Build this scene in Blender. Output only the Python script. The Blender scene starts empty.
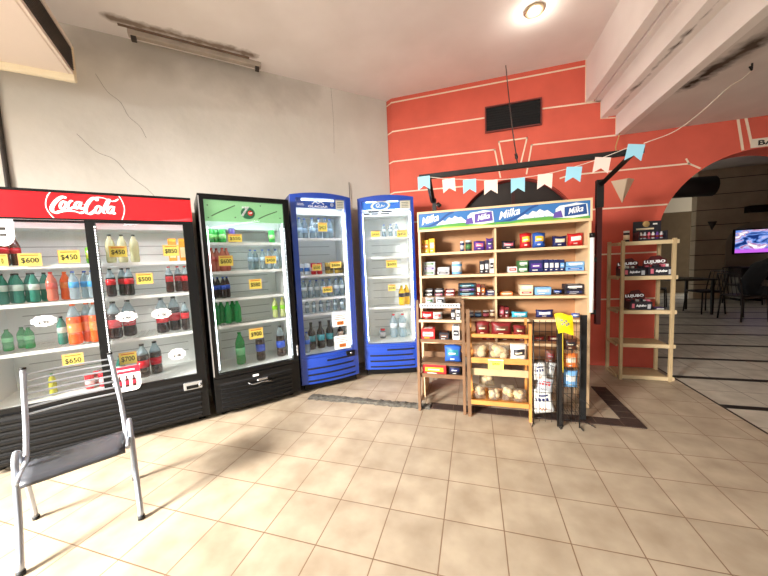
import bpy, math, random
from mathutils import Vector, Matrix
from mathutils.geometry import tessellate_polygon
random.seed(7)
SC = bpy.context.scene
COL = SC.collection
# ------------------------------------------------------------------ camera
cam_d = bpy.data.cameras.new('camera'); cam = bpy.data.objects.new('camera', cam_d); COL.objects.link(cam)
cam_d.sensor_width = 36; cam_d.lens = 36*307/768; cam_d.clip_start = .05; cam_d.clip_end = 200
yaw, pitch, roll = -.2877, .0835, -.0432
cf = Vector((math.sin(yaw)*math.cos(pitch), math.cos(yaw)*math.cos(pitch), -math.sin(pitch)))
cr = Vector((math.cos(yaw), -math.sin(yaw), 0)); cu = cr.cross(cf)
r2 = math.cos(roll)*cr + math.sin(roll)*cu; u2 = -math.sin(roll)*cr + math.cos(roll)*cu
cam.matrix_world = Matrix(((r2.x, u2.x, -cf.x, 0), (r2.y, u2.y, -cf.y, 0), (r2.z, u2.z, -cf.z, 1.38), (0, 0, 0, 1)))
SC.camera = cam
SC.view_settings.view_transform = 'Standard'; SC.view_settings.look = 'None'
SC.view_settings.gamma = 1; SC.view_settings.use_curve_mapping = False
SC.view_settings.exposure = 0.45
# ------------------------------------------------------------------ world: daylight street with foliage outside the open shopfront
W = bpy.data.worlds.new('street_daylight'); SC.world = W; W.use_nodes = True
nt = W.node_tree; nt.nodes.clear()
def wn(t, **k):
    n = nt.nodes.new(t)
    for a, b in k.items(): setattr(n, a, b)
    return n
tc = wn('ShaderNodeTexCoord'); nz = wn('ShaderNodeTexNoise'); nz.inputs['Scale'].default_value = 9; nz.inputs['Detail'].default_value = 8
rp = wn('ShaderNodeValToRGB')
rp.color_ramp.elements[0].position = .40; rp.color_ramp.elements[0].color = (.03, .05, .025, 1)
rp.color_ramp.elements[1].position = .66; rp.color_ramp.elements[1].color = (1, 1, 1, 1)
e = rp.color_ramp.elements.new(.50); e.color = (.16, .24, .10, 1)
e = rp.color_ramp.elements.new(.57); e.color = (.50, .55, .45, 1)
sep = wn('ShaderNodeSeparateXYZ'); mr = wn('ShaderNodeMapRange'); mr.inputs[1].default_value = .16; mr.inputs[2].default_value = .30
mx = wn('ShaderNodeMixRGB'); mx.inputs[2].default_value = (4.2, 4.4, 4.6, 1)
bg = wn('ShaderNodeBackground'); bg.inputs[1].default_value = .74; wo = wn('ShaderNodeOutputWorld')
nt.links.new(tc.outputs['Generated'], nz.inputs[0]); nt.links.new(nz.outputs[0], rp.inputs[0])
nt.links.new(tc.outputs['Generated'], sep.inputs[0]); nt.links.new(sep.outputs[2], mr.inputs[0])
nt.links.new(mr.outputs[0], mx.inputs[0]); nt.links.new(rp.outputs[0], mx.inputs[1]); gr = wn('ShaderNodeMapRange'); gr.inputs[1].default_value = -.05; gr.inputs[2].default_value = -.14; m2 = wn('ShaderNodeMixRGB'); m2.inputs[2].default_value = (3.0, 2.9, 2.75, 1)
nt.links.new(sep.outputs[2], gr.inputs[0]); nt.links.new(gr.outputs[0], m2.inputs[0]); nt.links.new(mx.outputs[0], m2.inputs[1]); nt.links.new(m2.outputs[0], bg.inputs[0]); nt.links.new(bg.outputs[0], wo.inputs[0])
# ------------------------------------------------------------------ large lights
def area(name, loc, target, sx, sy, power, col):
    d = bpy.data.lights.new(name, 'AREA'); d.shape = 'RECTANGLE'; d.size = sx; d.size_y = sy; d.energy = power; d.color = col
    o = bpy.data.objects.new(name, d); COL.objects.link(o); o.location = loc
    o.rotation_euler = (Vector(target)-Vector(loc)).to_track_quat('-Z', 'Y').to_euler()
    return o
ad_ = area('doorway_daylight', (-4.0, -2.7, 2.35), (-2.1, 1.3, 0), 1.1, 1.0, 235, (1, .95, .88)); ad_.data.spread = math.radians(75)
# ------------------------------------------------------------------ materials
def lin(c): return tuple((x/12.92 if x <= .04045 else ((x+.055)/1.055)**2.4) for x in [v/255 for v in c])
MATS = {}
def mat(name, rgb, rough=.5, metal=0, var=0, vscale=6, spec=.5, emit=0, trans=0, coat=0, bump=0, bscale=60):
    if name in MATS: return MATS[name]
    m = bpy.data.materials.new(name); m.use_nodes = True; MATS[name] = m
    n = m.node_tree.nodes; l = m.node_tree.links; b = n['Principled BSDF']; c = (*lin(rgb), 1)
    b.inputs['Base Color'].default_value = c; b.inputs['Roughness'].default_value = rough; b.inputs['Metallic'].default_value = metal
    b.inputs['Specular IOR Level'].default_value = spec; b.inputs['Coat Weight'].default_value = coat
    if trans: b.inputs['Transmission Weight'].default_value = trans
    if emit: b.inputs['Emission Color'].default_value = c; b.inputs['Emission Strength'].default_value = emit
    if var or bump:
        t = n.new('ShaderNodeTexCoord')
    if var:
        z = n.new('ShaderNodeTexNoise'); z.inputs['Scale'].default_value = vscale; z.inputs['Detail'].default_value = 6
        l.new(t.outputs['Object'], z.inputs[0])
        r = n.new('ShaderNodeValToRGB'); k0 = 1-var; k1 = 1+var*.6
        r.color_ramp.elements[0].position = .3; r.color_ramp.elements[1].position = .7
        r.color_ramp.elements[0].color = (c[0]*k0, c[1]*k0, c[2]*k0, 1); r.color_ramp.elements[1].color = (min(1, c[0]*k1), min(1, c[1]*k1), min(1, c[2]*k1), 1)
        l.new(z.outputs[0], r.inputs[0]); l.new(r.outputs[0], b.inputs['Base Color'])
    if bump:
        z2 = n.new('ShaderNodeTexNoise'); z2.inputs['Scale'].default_value = bscale; z2.inputs['Detail'].default_value = 4
        l.new(t.outputs['Object'], z2.inputs[0]); bp = n.new('ShaderNodeBump'); bp.inputs['Strength'].default_value = bump; bp.inputs['Distance'].default_value = .01
        l.new(z2.outputs[0], bp.inputs['Height']); l.new(bp.outputs[0], b.inputs['Normal'])
    return m
def clear(name, rgb, alpha, rough=.06):
    """thin see-through film or shell: part transparent, part glossy plastic"""
    if name in MATS: return MATS[name]
    m = bpy.data.materials.new(name); m.use_nodes = True; MATS[name] = m
    n = m.node_tree.nodes; l = m.node_tree.links; b = n['Principled BSDF']; c = (*lin(rgb), 1)
    b.inputs['Base Color'].default_value = c; b.inputs['Roughness'].default_value = rough
    t = n.new('ShaderNodeBsdfTransparent'); t.inputs[0].default_value = tuple(.25+.75*x for x in c[:3])+(1,)
    mx = n.new('ShaderNodeMixShader'); mx.inputs[0].default_value = alpha
    l.new(t.outputs[0], mx.inputs[1]); l.new(b.outputs[0], mx.inputs[2]); l.new(mx.outputs[0], n['Material Output'].inputs[0])
    return m
def glass_mat(name='window_glass', f=.004):
    if name in MATS: return MATS[name]
    m = bpy.data.materials.new(name); m.use_nodes = True; MATS[name] = m
    n = m.node_tree.nodes; l = m.node_tree.links; n.remove(n['Principled BSDF'])
    t = n.new('ShaderNodeBsdfTransparent'); g = n.new('ShaderNodeBsdfGlossy'); g.inputs['Roughness'].default_value = .02
    lw = n.new('ShaderNodeFresnel'); lw.inputs[0].default_value = 1.6
    ad = n.new('ShaderNodeMath'); ad.operation = 'MULTIPLY_ADD'; ad.inputs[1].default_value = .55; ad.inputs[2].default_value = f
    mx = n.new('ShaderNodeMixShader'); l.new(lw.outputs[0], ad.inputs[0]); l.new(ad.outputs[0], mx.inputs[0])
    l.new(t.outputs[0], mx.inputs[1]); l.new(g.outputs[0], mx.inputs[2]); l.new(mx.outputs[0], n['Material Output'].inputs[0])
    return m
# ------------------------------------------------------------------ mesh building
def catmull(pts, n=8):
    P = [Vector(p) for p in pts]
    if len(P) < 3: return P
    out = []
    for i in range(len(P)-1):
        a = P[i-1] if i else P[0]*2-P[1]; b = P[i]; c = P[i+1]; d = P[i+2] if i+2 < len(P) else P[-1]*2-P[-2]
        for k in range(n):
            t = k/n
            out.append(.5*((2*b)+(c-a)*t+(2*a-5*b+4*c-d)*t*t+(3*b-a-3*c+d)*t**3))
    out.append(P[-1]); return out
class MB:
    def __init__(s): s.v = []; s.f = []; s.m = []; s.sm = []; s.mats = []
    def mi(s, m):
        if m not in s.mats: s.mats.append(m)
        return s.mats.index(m)
    def add(s, vs, fs, m, smooth=False, M=None):
        o = len(s.v); k = s.mi(m)
        s.v += [tuple(M @ Vector(v)) if M else tuple(v) for v in vs]
        for f in fs: s.f.append([o+i for i in f]); s.m.append(k); s.sm.append(smooth)
        return s
    def box(s, x0, y0, z0, x1, y1, z1, m, M=None, b=0):
        if b:
            b = min(b, (x1-x0)*.45, (y1-y0)*.45, (z1-z0)*.45)
            vs = []; 
            for X, sx in ((x0, 1), (x1, -1)):
                for Y, sy in ((y0, 1), (y1, -1)):
                    for Z, sz in ((z0, 1), (z1, -1)):
                        vs += [(X, Y+sy*b, Z+sz*b), (X+sx*b, Y, Z+sz*b), (X+sx*b, Y+sy*b, Z)]
            # corner index c = ix*4+iy*2+iz ; verts 3c (x-face), 3c+1 (y-face), 3c+2 (z-face)
            C = lambda ix, iy, iz: (ix*4+iy*2+iz)*3
            fs = [[C(0, 0, 0), C(0, 0, 1), C(0, 1, 1), C(0, 1, 0)], [C(1, 0, 0), C(1, 1, 0), C(1, 1, 1), C(1, 0, 1)],
                  [C(0, 0, 0)+1, C(1, 0, 0)+1, C(1, 0, 1)+1, C(0, 0, 1)+1], [C(0, 1, 0)+1, C(0, 1, 1)+1, C(1, 1, 1)+1, C(1, 1, 0)+1],
                  [C(0, 0, 0)+2, C(0, 1, 0)+2, C(1, 1, 0)+2, C(1, 0, 0)+2], [C(0, 0, 1)+2, C(1, 0, 1)+2, C(1, 1, 1)+2, C(0, 1, 1)+2]]
            for i in (0, 1):
                for j in (0, 1):
                    fs.append([C(i, j, 0), C(i, j, 0)+1, C(i, j, 1)+1, C(i, j, 1)])
                    fs.append([C(i, 0, j), C(i, 0, j)+2, C(i, 1, j)+2, C(i, 1, j)])
                    fs.append([C(0, i, j)+1, C(0, i, j)+2, C(1, i, j)+2, C(1, i, j)+1])
                    for k in (0, 1): c = C(i, j, k); fs.append([c, c+1, c+2])
            return s.add(vs, fs, m, False, M)
        vs = [(x, y, z) for x in (x0, x1) for y in (y0, y1) for z in (z0, z1)]
        return s.add(vs, [[0, 1, 3, 2], [4, 6, 7, 5], [0, 4, 5, 1], [2, 3, 7, 6], [0, 2, 6, 4], [1, 5, 7, 3]], m, False, M)
    def bent(s, x0, y0, z0, x1, y1, z1, m, fn, n=10):
        """box whose front is bowed by y offset fn(x)"""
        vs = []; fs = []
        for i in range(n+1):
            x = x0+(x1-x0)*i/n; d = fn(x)
            vs += [(x, y0+d, z0), (x, y1+d, z0), (x, y1+d, z1), (x, y0+d, z1)]
        for i in range(n):
            a = i*4; b = a+4
            for k in range(4): fs.append([a+k, b+k, b+(k+1) % 4, a+(k+1) % 4])
        fs += [[3, 2, 1, 0], [n*4, n*4+1, n*4+2, n*4+3]]
        return s.add(vs, fs, m, False)
    def lathe(s, prof, m, seg=14, M=None, cx=0, cy=0):
        vs = []; fs = []
        for r, z in prof:
            for k in range(seg):
                a = 2*math.pi*k/seg; vs.append((cx+r*math.cos(a), cy+r*math.sin(a), z))
        for i in range(len(prof)-1):
            for k in range(seg):
                fs.append([i*seg+k, i*seg+(k+1) % seg, (i+1)*seg+(k+1) % seg, (i+1)*seg+k])
        if prof[0][0] > 1e-4: fs.append(list(range(seg))[::-1])
        if prof[-1][0] > 1e-4: fs.append([(len(prof)-1)*seg+k for k in range(seg)])
        return s.add(vs, fs, m, True, M)
    def tube(s, pts, r, m, seg=8, smooth=True, n=6, closed=False):
        P = catmull(pts, n) if (n > 1 and len(pts) > 2) else [Vector(p) for p in pts]
        vs = []; fs = []; up = None
        for i, p in enumerate(P):
            t = ((P[i+1] if i+1 < len(P) else p)-(P[i-1] if i else p)).normalized()
            if up is None: up = Vector((0, 0, 1)) if abs(t.z) < .9 else Vector((1, 0, 0))
            a = t.cross(up).normalized(); up = a.cross(t).normalized()
            rr = r[min(i*len(r)//len(P), len(r)-1)] if isinstance(r, (list, tuple)) else r
            for k in range(seg):
                g = 2*math.pi*k/seg; vs.append(p+a*(rr*math.cos(g))+up*(rr*math.sin(g)))
        for i in range(len(P)-1):
            for k in range(seg): fs.append([i*seg+k, i*seg+(k+1) % seg, (i+1)*seg+(k+1) % seg, (i+1)*seg+k])
        fs += [list(range(seg))[::-1], [(len(P)-1)*seg+k for k in range(seg)]]
        return s.add(vs, fs, m, smooth)
    def prism(s, outer, m, y0, y1, holes=(), mside=None, M=None):
        """polygon in x,z with holes, thickness from y0 to y1"""
        loops = [[Vector((a, b, 0)) for a, b in L] for L in (outer, *holes)]
        tri = tessellate_polygon(loops); flat = [p for L in loops for p in L]; N = len(flat)
        vs = [(p.x, y0, p.y) for p in flat]+[(p.x, y1, p.y) for p in flat]
        fs = [list(t) for t in tri]+[[i+N for i in t][::-1] for t in tri]
        s.add(vs, fs, m, False, M)
        o = 0; fs = []
        for L in loops:
            k = len(L)
            for i in range(k): j = (i+1) % k; fs.append([o+i, o+j, o+j+N, o+i+N])
            o += k
        return s.add(vs, fs, mside or m, False, M)
    def text(s, txt, x, z, size, m, y=0, w=None, shear=0, off=0, depth=.0015, M=None, rot=0):
        vs, fs = text_geo(txt, shear, off); xs = [v[0] for v in vs]; zs = [v[1] for v in vs]
        cx = (min(xs)+max(xs))/2; cz = (min(zs)+max(zs))/2; k = size/(max(zs)-min(zs)); kx = (w/(max(xs)-min(xs))) if w else k
        c, q = math.cos(rot), math.sin(rot)
        pts = [((v[0]-cx)*kx, (v[1]-cz)*k) for v in vs]
        return s.add([(x+a*c-b*q, y, z+a*q+b*c) for a, b in pts], fs, m, False, M)
    def stroke(s, pts, wd, m, y, n=8, M=None, cal=True):
        """calligraphic ribbon in the x,z plane: wide on down strokes, thin on cross strokes"""
        P = catmull([(a, b, 0) for a, b in pts], n); vs = []; fs = []
        for i, p in enumerate(P):
            t = ((P[i+1] if i+1 < len(P) else p)-(P[i-1] if i else p))
            if t.length < 1e-9: t = Vector((1, 0, 0))
            t.normalize(); nn = Vector((-t.y, t.x, 0)); w = wd*(.35+.65*abs(t.dot(Vector((.35, .94, 0))))) if cal else wd
            if cal: w *= min(1, .45+i/4, .45+(len(P)-1-i)/4)
            a = p+nn*w/2; b = p-nn*w/2; vs += [(a.x, y, a.y), (b.x, y, b.y)]
        for i in range(len(P)-1): fs.append([2*i, 2*i+1, 2*i+3, 2*i+2])
        return s.add(vs, fs, m, False, M)
    def build(s, name, parent=None, loc=None, rz=0):
        me = bpy.data.meshes.new(name); me.from_pydata(s.v, [], s.f); 
        for m in s.mats: me.materials.append(m)
        for p, k, q in zip(me.polygons, s.m, s.sm): p.material_index = k; p.use_smooth = q
        me.update(); o = bpy.data.objects.new(name, me); COL.objects.link(o)
        if parent: o.parent = parent
        if loc: o.location = loc
        if rz: o.rotation_euler.z = rz
        return o
_tg = {}
def text_geo(txt, shear, off):
    k = (txt, shear, off)
    if k not in _tg:
        c = bpy.data.curves.new('t', 'FONT'); c.body = txt; c.shear = shear; c.offset = off; c.resolution_u = 3; c.fill_mode = 'FRONT'
        o = bpy.data.objects.new('t', c); COL.objects.link(o); bpy.context.view_layer.update()
        me = bpy.data.meshes.new_from_object(o.evaluated_get(bpy.context.evaluated_depsgraph_get()))
        _tg[k] = ([tuple(v.co) for v in me.vertices], [list(p.vertices) for p in me.polygons])
        bpy.data.objects.remove(o); bpy.data.curves.remove(c); bpy.data.meshes.remove(me)
    return _tg[k]
def tag(o, label=None, cat=None, group=None, kind=None):
    if label: o['label'] = label
    if cat: o['category'] = cat
    if group: o['group'] = group
    if kind: o['kind'] = kind
    return o
def thing(name, label, cat, loc=(0, 0, 0), rz=0, group=None):
    o = bpy.data.objects.new(name, None); COL.objects.link(o); o.location = loc; o.rotation_euler.z = rz; o.empty_display_size = .1
    return tag(o, label, cat, group)
def dup(root, loc, rz=0, label=None, group=None, scale=None):
    r = root.copy(); COL.objects.link(r); r.location = loc; r.rotation_euler = (0, 0, rz)
    if scale: r.scale = scale
    if label: r['label'] = label
    if group: r['group'] = group
    for ch in list(root.children):
        c = ch.copy(); COL.objects.link(c); c.parent = r
        for g in list(ch.children):
            d = g.copy(); COL.objects.link(d); d.parent = c
    return r
def struct(o): o['kind'] = 'structure'; return o
ORD = ['first', 'second', 'third', 'fourth', 'fifth', 'sixth', 'seventh', 'eighth', 'ninth']
def nth(i, n):
    if n == 1: return ''
    if i == 0: return 'leftmost of its row '
    if i == n-1: return 'rightmost of its row '
    return ORD[i]+' from left in its row '
# ================================================================== THE ROOM
def node_mat(name, rough=.5, spec=.5):
    m = bpy.data.materials.new(name); m.use_nodes = True; MATS[name] = m
    m.node_tree.nodes['Principled BSDF'].inputs['Roughness'].default_value = rough
    m.node_tree.nodes['Principled BSDF'].inputs['Specular IOR Level'].default_value = spec
    return m, m.node_tree.nodes, m.node_tree.links, m.node_tree.nodes['Principled BSDF']
def N(n, t, **k):
    x = n.new(t)
    for a, b in k.items(): setattr(x, a, b)
    return x
def noise_mix(n, l, c0, c1, scale, lo=.35, hi=.65, detail=6, coord='Object'):
    t = N(n, 'ShaderNodeTexCoord'); z = N(n, 'ShaderNodeTexNoise'); z.inputs['Scale'].default_value = scale; z.inputs['Detail'].default_value = detail
    l.new(t.outputs[coord], z.inputs[0]); r = N(n, 'ShaderNodeValToRGB')
    r.color_ramp.elements[0].position = lo; r.color_ramp.elements[1].position = hi
    r.color_ramp.elements[0].color = (*lin(c0), 1); r.color_ramp.elements[1].color = (*lin(c1), 1); l.new(z.outputs[0], r.inputs[0]); return r.outputs[0], t
def mix(n, l, fac, a, b):
    x = N(n, 'ShaderNodeMixRGB'); 
    for i, v in ((0, fac), (1, a), (2, b)):
        if isinstance(v, (int, float)): x.inputs[i].default_value = v
        elif isinstance(v, tuple): x.inputs[i].default_value = (*lin(v), 1)
        else: l.new(v, x.inputs[i])
    return x.outputs[0]
def stain(n, l, tc, A, B, width, nscale=9, soft=.5, rag=.7):
    """0..1 dirt mask along the segment A-B with a ragged outline (a mark in the surface itself)"""
    A = Vector(A); B = Vector(B); AB = B-A
    s = N(n, 'ShaderNodeVectorMath', operation='SUBTRACT'); l.new(tc.outputs['Object'], s.inputs[0]); s.inputs[1].default_value = A
    d = N(n, 'ShaderNodeVectorMath', operation='DOT_PRODUCT'); l.new(s.outputs[0], d.inputs[0]); d.inputs[1].default_value = AB/AB.length_squared
    c = N(n, 'ShaderNodeClamp'); l.new(d.outputs['Value'], c.inputs[0])
    k = N(n, 'ShaderNodeVectorMath', operation='SCALE'); k.inputs[0].default_value = AB; l.new(c.outputs[0], k.inputs['Scale'])
    q = N(n, 'ShaderNodeVectorMath', operation='SUBTRACT'); l.new(s.outputs[0], q.inputs[0]); l.new(k.outputs[0], q.inputs[1])
    e = N(n, 'ShaderNodeVectorMath', operation='LENGTH'); l.new(q.outputs[0], e.inputs[0])
    z = N(n, 'ShaderNodeTexNoise'); z.inputs['Scale'].default_value = nscale; z.inputs['Detail'].default_value = 8; l.new(tc.outputs['Object'], z.inputs[0])
    m1 = N(n, 'ShaderNodeMath', operation='MULTIPLY_ADD'); l.new(z.outputs[0], m1.inputs[0]); m1.inputs[1].default_value = -2*rag*width; m1.inputs[2].default_value = rag*width
    m2 = N(n, 'ShaderNodeMath', operation='ADD'); l.new(e.outputs['Value'], m2.inputs[0]); l.new(m1.outputs[0], m2.inputs[1])
    r = N(n, 'ShaderNodeMapRange'); r.inputs[1].default_value = width*soft; r.inputs[2].default_value = width; r.inputs[3].default_value = 1; r.inputs[4].default_value = 0
    l.new(m2.outputs[0], r.inputs[0]); return r.outputs[0]
def bump(n, l, b, h, strength=.3, dist=.01):
    x = N(n, 'ShaderNodeBump'); x.inputs['Strength'].default_value = strength; x.inputs['Distance'].default_value = dist
    l.new(h, x.inputs['Height']); l.new(x.outputs[0], b.inputs['Normal'])

# tiles of the shop floor
m, n, l, b = node_mat('beige_floor_tiles', .42, .35)
c, tc = noise_mix(n, l, (158, 142, 121), (186, 171, 149), 5, .3, .7, 10)
mp = N(n, 'ShaderNodeMapping'); mp.inputs['Scale'].default_value = (1/.3, 1/.3, 1); mp.inputs['Location'].default_value = (2.5911, -3.1385, 0)
l.new(tc.outputs['Object'], mp.inputs[0])
br = N(n, 'ShaderNodeTexBrick', offset=0, squash=1); br.inputs['Scale'].default_value = 1; br.inputs['Mortar Size'].default_value = .011
br.inputs['Mortar Smooth'].default_value = .3; br.inputs['Brick Width'].default_value = 1; br.inputs['Row Height'].default_value = 1; br.inputs['Bias'].default_value = 0
br.inputs['Color1'].default_value = (.92, .92, .92, 1); br.inputs['Color2'].default_value = (1, 1, 1, 1); br.inputs['Mortar'].default_value = (1, 1, 1, 1)
l.new(mp.outputs[0], br.inputs[0])
mu = N(n, 'ShaderNodeMixRGB', blend_type='MULTIPLY'); mu.inputs[0].default_value = 1; l.new(c, mu.inputs[1]); l.new(br.outputs['Color'], mu.inputs[2])
col = mix(n, l, br.outputs['Fac'], mu.outputs[0], (126, 102, 80)); l.new(col, b.inputs['Base Color'])
iv = N(n, 'ShaderNodeMath', operation='SUBTRACT'); iv.inputs[0].default_value = 1; l.new(br.outputs['Fac'], iv.inputs[1]); bump(n, l, b, iv.outputs[0], .5, .003)
FL = m
# floor of the dining room: pale stone with dark bands
m, n, l, b = node_mat('banded_stone_floor', .4, .35)
c, tc = noise_mix(n, l, (176, 168, 152), (200, 192, 176), 7, .3, .7)
def bricks(n, l, tc, loc, sc, w, h, mortar, off=0, swiz=None):
    mp = N(n, 'ShaderNodeMapping'); mp.inputs['Location'].default_value = loc
    if swiz:
        s = N(n, 'ShaderNodeSeparateXYZ'); q = N(n, 'ShaderNodeCombineXYZ'); l.new(tc.outputs['Object'], s.inputs[0])
        l.new(s.outputs[swiz[0]], q.inputs[0]); l.new(s.outputs[swiz[1]], q.inputs[1]); l.new(q.outputs[0], mp.inputs[0])
    else: l.new(tc.outputs['Object'], mp.inputs[0])
    br = N(n, 'ShaderNodeTexBrick', offset=off, squash=1); br.inputs['Scale'].default_value = sc; br.inputs['Mortar Size'].default_value = mortar
    br.inputs['Mortar Smooth'].default_value = .1; br.inputs['Brick Width'].default_value = w; br.inputs['Row Height'].default_value = h
    l.new(mp.outputs[0], br.inputs[0]); return br.outputs['Fac']
f1 = bricks(n, l, tc, (0, -3.3+.71*8, 0), 1, 60, .71, .04)
f2 = bricks(n, l, tc, (-2.06, -3.3+.355*20, 0), 1, .355, .355, .004)
c = mix(n, l, f2, c, (128, 118, 104)); c = mix(n, l, f1, c, (38, 30, 26)); l.new(c, b.inputs['Base Color'])
FL2 = m
# white plaster with grime and cracks
m, n, l, b = node_mat('grimy_white_plaster', .85, .2)
c, tc = noise_mix(n, l, (202, 197, 187), (220, 215, 206), 1.3, .3, .7, 8)
g = stain(n, l, tc, (-3.25, 2.19, 3.56), (-2.0, 3.44, 3.5), .33, 4, .1, .8); gm = N(n, 'ShaderNodeMath', operation='MULTIPLY'); gm.inputs[1].default_value = .35; l.new(g, gm.inputs[0])
c = mix(n, l, gm.outputs[0], c, (120, 110, 98)); l.new(c, b.inputs['Base Color'])
z = N(n, 'ShaderNodeTexNoise'); z.inputs['Scale'].default_value = 14; z.inputs['Detail'].default_value = 8; l.new(tc.outputs['Object'], z.inputs[0]); bump(n, l, b, z.outputs[0], .25, .01)
PL = m
m, n, l, b = node_mat('ceiling_paint', .85, .2)
c, tc = noise_mix(n, l, (236, 230, 226), (246, 241, 238), 2, .3, .7, 6)
c = mix(n, l, stain(n, l, tc, (-3.0, 2.1, 3.6), (-2.2, 2.9, 3.6), .07, 12, .2, .8), c, (140, 125, 112)); l.new(c, b.inputs['Base Color'])
CE = m
m, n, l, b = node_mat('stained_low_ceiling', .85, .2)
c, tc = noise_mix(n, l, (210, 203, 197), (226, 220, 214), 2, .3, .7, 6)
s1 = stain(n, l, tc, (1.87, 2.45, 2.71), (1.70, 3.25, 2.71), .10, 12, .1, .9)
c = mix(n, l, s1, c, (60, 52, 46)); s2 = stain(n, l, tc, (1.9, 2.4, 2.71), (1.78, 2.95, 2.71), .16, 5, .2, .7)
h = N(n, 'ShaderNodeMath', operation='MULTIPLY'); h.inputs[1].default_value = .4; l.new(s2, h.inputs[0]); c = mix(n, l, h.outputs[0], c, (110, 98, 88)); l.new(c, b.inputs['Base Color'])
CL = m
m, n, l, b = node_mat('stepped_cornice_paint', .8, .25)
c, tc = noise_mix(n, l, (232, 226, 222), (242, 237, 233), 2, .3, .7, 6)
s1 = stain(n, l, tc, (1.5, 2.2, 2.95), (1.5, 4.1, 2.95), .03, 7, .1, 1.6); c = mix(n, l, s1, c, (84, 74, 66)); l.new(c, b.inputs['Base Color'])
CO = m
RED = mat('red_painted_plaster', (214, 98, 80), .75, var=.10, vscale=3, bump=.15, bscale=30, spec=.25)
RLINE = mat('cream_groove_paint', (236, 214, 190), .7)
m, n, l, b = node_mat('grooved_stone_blocks', .8, .2)
c, tc = noise_mix(n, l, (196, 180, 156), (214, 200, 176), 3, .3, .7)
f = bricks(n, l, tc, (0, 0, 0), 1, 40, .4, .008, 0, ('X', 'Z')); c = mix(n, l, f, c, (70, 60, 48)); l.new(c, b.inputs['Base Color'])
STONE = m
YW = 4.27; S2 = math.sqrt(.5)
def poly(name, pts, m, fs=None):
    q = MB(); q.add(pts, fs or [list(range(len(pts)))], m); return struct(q.build(name))
# floors
q = MB(); q.box(-7, -4.2, -.1, 2.06, YW+.35, 0, FL); struct(q.build('floor'))
q = MB(); q.box(2.06, -4.2, -.1, 13, 13, 0, FL2); struct(q.build('floor'))
q = MB(); q.box(-7, YW+.35, -.1, 2.06, 13, -.001, FL2); struct(q.build('floor'))
# white wall (45 degrees) running from the corner to the left
q = MB(); Mw = Matrix.Translation((-1.17, YW, 0)) @ Matrix.Rotation(math.radians(45), 4, 'Z')
q.box(-7, 0, 0, .06, .15, 3.75, PL, M=Mw); struct(q.build('wall_left'))
# thin cracks in the plaster of the white wall
cr_m = mat('crack_dark_line', (130, 121, 110), .9)
for pts in ([(-3.02, 3.22), (-2.95, 3.08), (-2.86, 3.0), (-2.81, 2.88), (-2.73, 2.80), (-2.69, 2.70)], [(-3.2, 2.66), (-3.08, 2.52), (-2.95, 2.46), (-2.85, 2.32), (-2.72, 2.2), (-2.62, 2.06)], [(-.74, 3.6), (-.73, 3.2), (-.745, 2.8)]):
    q = MB(); q.tube([(x, -.0005, z) for x, z in pts], .0016, cr_m, 4, n=4); o = q.build('wall_crack'); o.matrix_world = Mw; struct(o); o.name = 'trim_crack'
# red wall with its arches
arch = [(2.01, 0), (2.01, 1.45)]+[(2.9-.89*math.cos(a), 1.505+.89*math.sin(a)) for a in [math.pi*i/32 for i in range(1, 32)]]+[(3.79, 1.45), (3.79, 0)]
door_arch = [(-.22, 0), (-.22, 1.9)]+[(.5-.74*math.cos(a), 1.62+.74*math.sin(a)) for a in [math.radians(22+136*i/24) for i in range(25)]]+[(1.22, 1.9), (1.22, 0)]
outer = [(-1.047, 0), (-.22, 0)]+door_arch[1:-1]+[(1.22, 0), (2.01, 0)]+arch[1:-1]+[(3.79, 0), (9, 0), (9, 2.8), (1.58, 2.8), (1.58, 3.7), (-1.047, 3.7)]
q = MB(); q.prism(outer, RED, YW, YW+.30, mside=RED); struct(q.build('wall_back'))
q = MB(); a0 = Vector((-1.047, YW-.001, 0)); a1 = Vector((-1.19, YW+.10, 0))
q.add([a0, a1, a1+Vector((0, 0, 3.7)), a0+Vector((0, 0, 3.7)), a0+Vector((0, .25, 0)), a1+Vector((0, .15, 0)), a1+Vector((0, .15, 3.7)), a0+Vector((0, .25, 3.7))],
      [[0, 1, 2, 3], [4, 7, 6, 5], [3, 2, 6, 7], [0, 4, 5, 1]], RED); struct(q.build('wall_back_return'))
# cream grooves painted on the red wall
q = MB(); y = YW-.004; w = .017
def gl(pts, ww=w):
    for (x0, z0), (x1, z1) in zip(pts, pts[1:]):
        d = Vector((x1-x0, z1-z0)); d.normalize(); nn = Vector((-d.y, d.x))*ww/2; e = d*ww/2
        vs = [(x0-e.x+nn.x, z0-e.y+nn.y), (x0-e.x-nn.x, z0-e.y-nn.y), (x1+e.x-nn.x, z1+e.y-nn.y), (x1+e.x+nn.x, z1+e.y+nn.y)]
        q.prism(vs, RLINE, y, YW+.002)
gl([(-1.047, 3.545), (1.275, 3.535)]); gl([(-1.047, 3.165), (.15, 3.145)]); gl([(.83, 3.14), (1.43, 3.115)])
gl([(-1.047, 2.765), (.276, 2.74), (.34, 2.39)]); gl([(.645, 2.40), (.703, 2.735), (1.585, 2.715)])
gl([(.326, 2.828), (.651, 2.826), (.567, 2.48), (.389, 2.475), (.326, 2.828)])
gl([(-1.047, 2.345), (-.02, 2.325)]); gl([(1.02, 2.30), (1.12, 2.325), (2.275, 2.31), (2.37, 2.25)]); gl([(2.25, 2.36), (2.275, 2.31)])
gl([(1.10, 1.90), (2.085, 1.89)]); gl([(1.22, 1.36), (2.01, 1.363)]); gl([(1.22, .815), (2.01, .832)]); gl([(-1.047, 1.92), (-.24, 1.91)])
gl([(2.676, 2.70), (2.725, 2.40)], .022); gl([(2.741, 2.70), (2.80, 2.42)], .022)
gl([(1.277, 3.6), (1.277, 3.14), (1.433, 3.115), (1.433, 2.925), (1.585, 2.91), (1.585, 2.72)], .012)
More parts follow.
